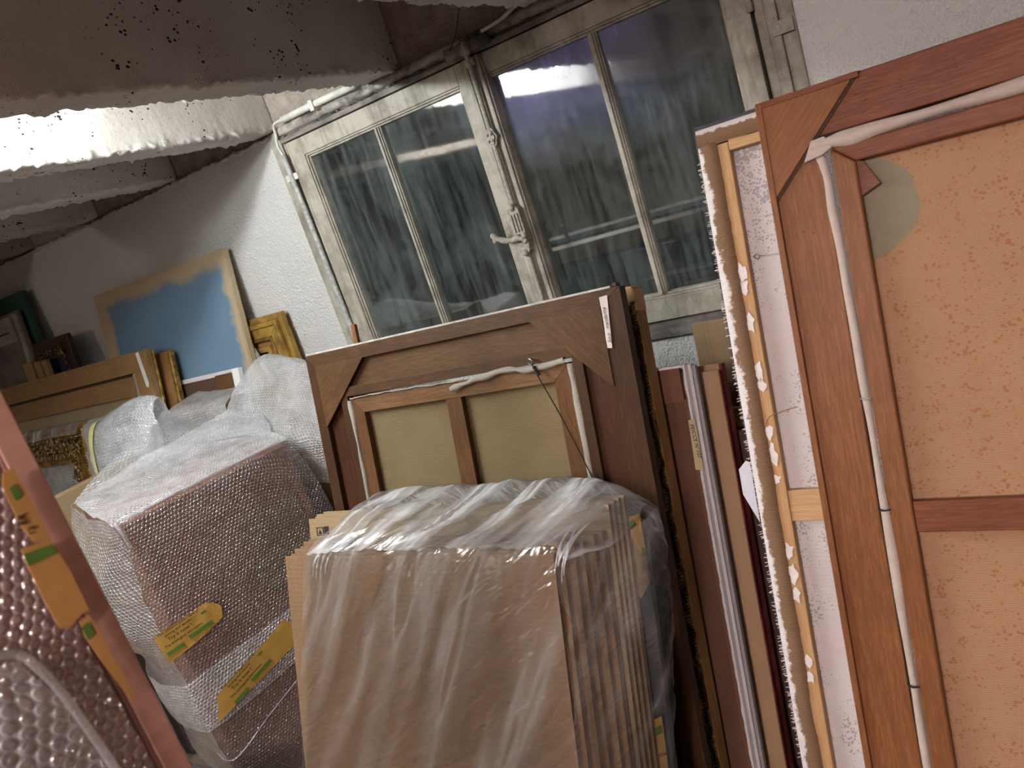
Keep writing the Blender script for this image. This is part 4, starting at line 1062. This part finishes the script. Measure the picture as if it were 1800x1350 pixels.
pc = obj('cardboard_sheet', bm, M['kraft2'], bevel=.006); props(pc, 'plain pale cardboard sheet standing upright left of the big bubble wrapped box', 'cardboard')
o = obj('dark_bundle', B(-2.35, -1.9, .62, .98, .004, .30), M['gbox'], bevel=.02); props(o, 'low dark bundle on the floor in front of the bubble wrapped box', 'bundle')

# ------------------------------------------------------------------ left hand group against the wall
bl = lean('canvas_painting', 1.93, 10, label='raw canvas painted with a ragged blue field, leaning on the white wall', cat='painting')
bx('canvas', bl, 'blue', -3.862, -2.796, 0, .004, .02, 1.785, bevel=.002)
bx('canvas_side', bl, 'raw', -3.860, -2.794, .004, .036, .02, 1.783, bevel=.003)
gs = lean('gilded_frame', 2.205, 1.5, label='ochre-gilt stepped frame against the white wall, right of the blue canvas', cat='picture frame')
prof = []
for (d0, d1, y, mm) in ((0, .025, 0, 'goldb'), (.025, .045, -.020, 'goldb'), (.045, .09, -.010, 'goldb'), (.09, .105, -.016, 'gold'), (.105, .13, .002, 'goldw'), (.13, .155, -.008, 'goldb')):
    prof.append(((-3.14+d0, -2.605-d0, .02+d0, 1.43-d0), (-3.14+d1, -2.605-d1, .02+d1, 1.43-d1), y, mm))
for o_, i_, y, mm in prof: rails(gs, o_, i_, y, .03, mm, mm, names=('moulding_top', 'moulding_bottom', 'moulding_side'), bevel=.003)
bx('picture', gs, 'darkc', -2.99, -2.755, .02, .028, .17, 1.28)
ws = lean('wooden_board', 2.165, 1.5, label='narrow ochre wooden board with a speckled edge, in front of the ochre-gilt stepped frame', cat='board')
obj('board', P([(-2.93, .02), (-2.70, .02), (-2.72, 1.0), (-2.825, 1.35), (-2.845, 1.355), (-2.93, 1.2)], 0, .012), M['goldw'], ws, bevel=.002)
obj('speckled_edge', P([(-2.827, 1.352), (-2.815, 1.352), (-2.708, 1.0), (-2.722, 1.0)], -.004, .012), M['putty'], ws, bevel=.001)
# dark cloth panel with white edge
dc = lean('canvas_painting', 1.84, 13, label='dark brown canvas back with a white gesso side strip, under the blue canvas', cat='painting')
bx('canvas', dc, 'darkc', -3.44, -2.90, .006, .012, .02, 1.27)
bx('side_rail', dc, 'strw', -3.035, -2.905, 0, .01, .02, 1.275)
bx('top_edge', dc, 'whitep', -3.44, -2.86, .0, .02, 1.268, 1.288)
bx('white_side_strip', dc, 'whiteg', -2.905, -2.858, -.003, .02, .02, 1.288)
# ochre frame back
mf = lean('painting_frame', 1.72, 13, label='wide ochre-brown frame back with a white paint streak, under the blue canvas', cat='picture frame')
rails(mf, (-4.95, -3.335, .02, 1.488), (-4.85, -3.462, .12, 1.392), 0, .03, 'mitre', 'mitrez')
rails(mf, (-4.84, -3.475, .13, 1.378), (-4.76, -3.54, .21, 1.285), .004, .024, 'mitre', 'mitrez', names=('stretcher_top', 'stretcher_bottom', 'stretcher_side'))
bx('lining', mf, 'liningt', -4.83, -3.48, .024, .028, .14, 1.37)
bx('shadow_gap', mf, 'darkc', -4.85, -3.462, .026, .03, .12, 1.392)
obj('corner_gusset', P([(-3.337, 1.486), (-3.545, 1.486), (-3.46, 1.398), (-3.39, 1.398), (-3.337, 1.33)], -.004, .002), M['mitrez'], mf, bevel=.001)
obj('white_streak', P([(-3.41, 1.478), (-3.385, 1.482), (-3.352, 1.33), (-3.362, 1.31), (-3.378, 1.318)], -.006, -.003), M['whiteg'], mf, bevel=.002)
obj('corner_wedge', P([(-3.545, 1.30), (-3.60, 1.285), (-3.585, 1.245), (-3.53, 1.275)], .012, .02), M['mitrez'], mf)
edgestrip([(-3.468, 0, 1.39), (-3.462, 0, 1.30), (-3.458, 0, 1.1), (-3.46, 0, .6), (-3.46, 0, .2)], .016, 'linen', mf, .0, seed=5)
bx('gilt_front', mf, 'gold', -4.94, -3.325, .03, .042, .02, 1.480, bevel=.004)
mf2 = lean('gilded_frame', 1.80, 13, label='thin gilt-edged frame directly behind the wide ochre-brown frame back', cat='picture frame')
bx('board', mf2, 'goldw', -3.72, -3.27, 0, .02, .02, 1.445, bevel=.004)
bx('gilt_edge', mf2, 'gold', -3.285, -3.262, -.006, .02, .02, 1.435, bevel=.004)
# gilt corner frame, ornate
of = lean('gilded_frame', 1.58, 13, label='antique gilt frame with carved foliage corner and dust film, front left beside the pink panel', cat='picture frame')
rails(of, (-4.6, -3.735, .02, 1.244), (-4.575, -3.760, .045, 1.219), .0, .05, 'goldw', 'gold', names=('outer_top', 'outer_bottom', 'outer_side'), bevel=.005)
rails(of, (-4.575, -3.760, .045, 1.219), (-4.55, -3.785, .07, 1.194), -.010, .05, 'gold', 'gold', names=('bead_band', 'bead_band', 'bead_band'), bevel=.006)
rails(of, (-4.55, -3.785, .07, 1.194), (-4.47, -3.865, .15, 1.114), .004, .05, 'goldc', 'gold', names=('cove_top', 'cove_bottom', 'cove_side'), bevel=.006)
rails(of, (-4.47, -3.865, .15, 1.114), (-4.44, -3.895, .18, 1.084), -.004, .05, 'goldc', 'gold', names=('foliage_band', 'foliage_band', 'foliage_band'), bevel=.006)
rails(of, (-4.44, -3.895, .18, 1.084), (-4.41, -3.925, .21, 1.054), .012, .05, 'gold', 'goldc', names=('inner_slip', 'inner_slip', 'inner_slip'), bevel=.004)
bm = nb(); random.seed(11)
def leafs(cx, cz, n, sx, sz):
    for i in range(n):
        a = random.random()*6.28; x = cx+random.uniform(-sx, sx); z = cz+random.uniform(-sz, sz)
        tube(bm, smoothline([(x, -.004, z), (x+.012*cos(a), -.014, z+.012*sin(a)), (x+.024*cos(a+.7), -.008, z+.024*sin(a+.7))], 6), [.003, .005, .0065, .0065, .005, .0035, .002], 6)
for k in range(9): leafs(-3.90-k*.07, 1.15, 12, .035, .028)
leafs(-3.84, 1.15, 26, .035, .035); leafs(-3.885, 1.06, 20, .015, .05); leafs(-3.885, .93, 14, .015, .08)
obj('carved_foliage', bm, M['goldc'], of, smooth=True)
bm = nb()
for i in range(60): bmesh.ops.create_uvsphere(bm, u_segments=7, v_segments=5, radius=.006, matrix=Matrix.Translation((-3.772, -.011, 1.20-i*.0145)))
obj('beading', bm, M['gold'], of, smooth=True)
obj('dust_film', sheet([[(-4.5, -.016, 1.20), (-4.2, -.016, 1.195), (-3.95, -.018, 1.20), (-3.80, -.016, 1.19)], [(-4.5, -.004, 1.246), (-4.2, -.004, 1.248), (-3.95, -.004, 1.248), (-3.76, -.004, 1.246)], [(-4.5, .055, 1.25), (-4.2, .055, 1.25), (-3.95, .055, 1.25), (-3.75, .055, 1.25)]], 60, 10, loose(.004, .6, 14)), M['filmw'], of, smooth='keep')
obj('bubble_wrap_backing', sheet([[(-4.43, .035, .3), (-4.1, .03, .3), (-3.90, .035, .3)], [(-4.43, .035, .8), (-4.1, .03, .8), (-3.90, .035, .8)], [(-4.43, .035, 1.08), (-4.1, .03, 1.08), (-3.90, .035, 1.08)]], 40, 60, loose(.005, .5, 14)), M['bubf'], of, smooth='keep')
# white package with yellow ribbon
pk = lean('wrapped_package', 1.47, 12, label='lumpy white bubble wrap package tied with a pale yellow ribbon', cat='wrapped package')
obj('inner_panel', B(-3.52, -3.02, .03, .07, .02, 1.22), M['whiteg'], pk, bevel=.01)
obj('bubble_wrap', sheet([
    [(-3.60, .02, .5), (-3.4, -.01, .5), (-3.2, -.01, .5), (-3.05, -.01, .5), (-2.98, .03, .5)],
    [(-3.58, .02, .9), (-3.4, -.02, .9), (-3.2, -.02, .9), (-3.05, -.02, .9), (-2.98, .03, .95)],
    [(-3.56, .02, 1.15), (-3.4, -.02, 1.16), (-3.2, -.03, 1.18), (-3.05, -.02, 1.19), (-2.965, .03, 1.16)],
    [(-3.55, .02, 1.235), (-3.38, .0, 1.247), (-3.22, .0, 1.275), (-3.08, .0, 1.288), (-2.985, .03, 1.275)],
    [(-3.55, .09, 1.245), (-3.38, .09, 1.255), (-3.22, .09, 1.285), (-3.08, .09, 1.295), (-2.985, .09, 1.28)],
    [(-3.55, .11, .9), (-3.38, .11, .9), (-3.22, .11, .9), (-3.08, .11, .9), (-2.985, .11, .9)]], 80, 90, loose(.007, .6, 11)), M['bubf'], pk, smooth='keep')
obj('ribbon', sheet([[(-3.435, -.024, .95), (-3.415, -.024, .95)], [(-3.43, -.032, 1.10), (-3.405, -.032, 1.10)], [(-3.415, -.030, 1.20), (-3.38, -.030, 1.20)], [(-3.405, -.006, 1.252), (-3.36, -.006, 1.256)], [(-3.40, .05, 1.262), (-3.35, .05, 1.266)]], 3, 24), M['yellow'], pk, smooth='keep')
# far left corner
gc = lean('canvas_painting', 2.03, 6, label='deep green canvas with a navy corner shape, far left against the wall', cat='painting')
bx('canvas', gc, 'greenp', -5.3, -4.48, 0, .03, .02, 1.93, bevel=.003)
bm = nb(); prism(bm, [(-5.28, 1.85), (-4.70, 1.85), (-4.65, 1.83), (-4.62, 1.78), (-4.61, 1.6), (-5.28, 1.6)], -.002, .002); obj('navy_shape', bm, M['navy'], gc, bevel=.001)
gy = lean('canvas_painting', 1.985, 6, label='smeared grey unfinished canvas in front of the green canvas, far left', cat='painting')
bx('canvas', gy, 'greyc', -5.2, -4.51, 0, .022, .02, 1.838, bevel=.004)
bx('pale_top', gy, 'greyl', -5.18, -4.60, -.002, .0, 1.68, 1.82)
edgestrip([(-4.545, 0, 1.825), (-4.54, 0, 1.7), (-4.56, 0, 1.55)], .035, 'greyl', gy, -.001, name='turned_edge', th=.012)
obj('dark_line', B(-5.18, -4.66, -.004, -.001, 1.735, 1.742), M['string'], gy)
do = lean('carved_frame', 1.985, 6, label='very dark carved wooden frame in shadow between the grey canvas and the blue canvas', cat='picture frame')
rails(do, (-4.48, -4.105, .02, 1.638), (-4.44, -4.150, .08, 1.59), 0, .03, 'darkf', 'darkf', bevel=.004)
rails(do, (-4.44, -4.150, .08, 1.59), (-4.38, -4.21, .16, 1.53), .012, .03, 'darkf', 'darkf', names=('inner_top', 'inner_bottom', 'inner_side'), bevel=.004)
bx('picture', do, 'navy', -4.39, -4.20, .022, .028, .15, 1.54)
bm = nb(); random.seed(5)
for i in range(60):
    a = random.random()*6.28; x = -4.42+random.random()*.24; z = 1.545+random.random()*.04 if i < 40 else 1.3+random.random()*.3
    if i >= 40: x = -4.18+random.uniform(-.015, .015)
    tube(bm, [(x, -.004, z), (x+.012*cos(a), -.01, z+.012*sin(a))], [.004, .002], 5)
obj('carving', bm, M['goldc'], do, smooth=True)
for i, (a, b, t1, nm) in enumerate(((-4.557, -4.452, 1.554, 'widest'), (-4.439, -4.366, 1.545, 'middle'), (-4.357, -4.305, 1.542, 'rightmost'))):
    r = lean('wooden_batten', 1.94+.002*i, 6, label='%s of the three short ochre battens rising behind the wide ochre-brown frame' % nm, cat='batten', group='ochre battens on the far left')
    bx('batten', r, 'ochres', a, b, 0, .02, .02, t1, bevel=.003)
    bx('sawn_edge', r, 'mitrez', b-.012, b+.001, -.003, .018, .02, t1-.004, bevel=.001)

# ------------------------------------------------------------------ near pink panel
pn = empty('wrapped_painting', (-.65, 0, 0), label='near salmon-pink wrapped painting at the left edge, with cardboard edging and orange tape', cat='wrapped painting')
obj('backing', B(-.035, -.004, -.75, .272, .006, 1.80), M['salmond'], pn, bevel=.002)
obj('cardboard_edging', B(-.038, .0, .257, .278, .006, 1.80), M['salmon'], pn, bevel=.0015)
obj('cardboard_edging', B(-.038, -.001, .2545, .2565, .006, 1.80), M['salmond'], pn, bevel=.0005)
obj('bubble_wrap', sheet([[(.0, -.7, .02), (.004, -.3, .02), (.004, .0, .02), (.004, .15, .02), (.001, .253, .02)],
    [(.0, -.7, .8), (.008, -.3, .8), (.008, .0, .8), (.006, .15, .8), (.001, .253, .8)],
    [(.0, -.7, 1.4), (.010, -.3, 1.4), (.008, .0, 1.4), (.006, .15, 1.4), (.001, .250, 1.4)],
    [(.0, -.7, 1.79), (.004, -.3, 1.79), (.004, .0, 1.79), (.004, .15, 1.79), (.001, .250, 1.79)]], 110, 160, loose(.0025, .5, 18)), M['bubn'], pn, smooth='keep')
obj('bubble_wrap_flap', sheet([[(.010, -.10, .9), (.014, .0, .9), (.014, .12, .9), (.010, .235, 1.0)],
    [(.012, -.10, 1.2), (.020, .0, 1.2), (.020, .12, 1.2), (.012, .222, 1.22)],
    [(.012, -.10, 1.32), (.022, .0, 1.33), (.022, .12, 1.34), (.012, .214, 1.33)],
    [(.010, -.10, 1.41), (.020, .0, 1.42), (.020, .12, 1.425), (.010, .200, 1.412)]], 60, 60, loose(.004, .5, 16)), M['bubw'] if False else M['bubd'], pn, smooth='keep')
bm = nb(); tube(bm, smoothline([(.012, .238, .95), (.014, .224, 1.22), (.014, .217, 1.33), (.013, .208, 1.395), (.012, .19, 1.422), (.012, .12, 1.432), (.012, -.1, 1.42)], 40), .0035, 8)
obj('flap_rim', bm, M['filmw'], pn, smooth=True)
def ptape(pts, stripes, words=()):
    bm = nb()
    a = [bm.verts.new((.0085, y, z)) for y, z in pts]; b = [bm.verts.new((.0075, y, z)) for y, z in pts]
    bm.faces.new(a); bm.faces.new(b[::-1])
    n = len(pts)
    for i in range(n): bm.faces.new((a[i], b[i], b[(i+1) % n], a[(i+1) % n]))
    t_ = obj('paper_tape', bm, M['tapeo'], pn)
    for s in stripes:
        bm = nb(); bm.faces.new([bm.verts.new((.0092, y, z)) for y, z in s]); obj('green_stripe', bm, M['green'], t_)
    for w_, y, z, sz, ang in words:
        c, s_ = cos(ang), sin(ang)
        text('printed_words', w_, sz, M['ink'], t_, Matrix(((0, 0, 1, .0092), (c, -s_, 0, y), (s_, c, 0, z), (0, 0, 0, 1))), .0002)
ptape([(.249, 1.540), (.257, 1.540), (.2575, 1.478), (.246, 1.482), (.243, 1.50), (.2445, 1.53)], [[(.2475, 1.527), (.253, 1.529), (.2535, 1.519), (.248, 1.516)]], [('ER', .247, 1.497, .008, R(75)), ('12', .2495, 1.487, .007, R(75))])
ptape([(.236, 1.482), (.257, 1.479), (.259, 1.45), (.2585, 1.412), (.252, 1.413), (.240, 1.409), (.234, 1.413), (.2335, 1.44), (.2345, 1.465)], [[(.2352, 1.478), (.2565, 1.474), (.2570, 1.466), (.2348, 1.468)]])
ptape([(.2485, 1.409), (.257, 1.409), (.259, 1.36), (.2595, 1.325), (.2555, 1.327), (.2495, 1.37), (.247, 1.395)], [[(.247, 1.404), (.2535, 1.405), (.2535, 1.393), (.2475, 1.392)]])

# ------------------------------------------------------------------ camera
yaw, pitch, roll = R(35.0544), R(13.7768), R(18.5712)
fw = Vector((-sin(yaw)*cos(pitch), cos(yaw)*cos(pitch), -sin(pitch)))
r0 = Vector((cos(yaw), sin(yaw), 0)); u0 = r0.cross(fw)
rt = r0*cos(roll)-u0*sin(roll); up = r0*sin(roll)+u0*cos(roll)
cam = bpy.data.cameras.new('camera'); co = bpy.data.objects.new('camera', cam); C.objects.link(co)
co.matrix_world = Matrix(((rt.x, up.x, -fw.x, 0), (rt.y, up.y, -fw.y, 0), (rt.z, up.z, -fw.z, EYE), (0, 0, 0, 1)))
cam.sensor_width = 36; cam.lens = 1351.23*36/1800; cam.clip_start = .02
cam.dof.use_dof = True; cam.dof.focus_distance = 1.9; cam.dof.aperture_fstop = 8
sc = bpy.context.scene; sc.camera = co
sc.view_settings.view_transform = 'Standard'; sc.view_settings.look = 'None'
sc.cycles.max_bounces = 10; sc.cycles.transparent_max_bounces = 24
sc.view_settings.exposure = 0.45
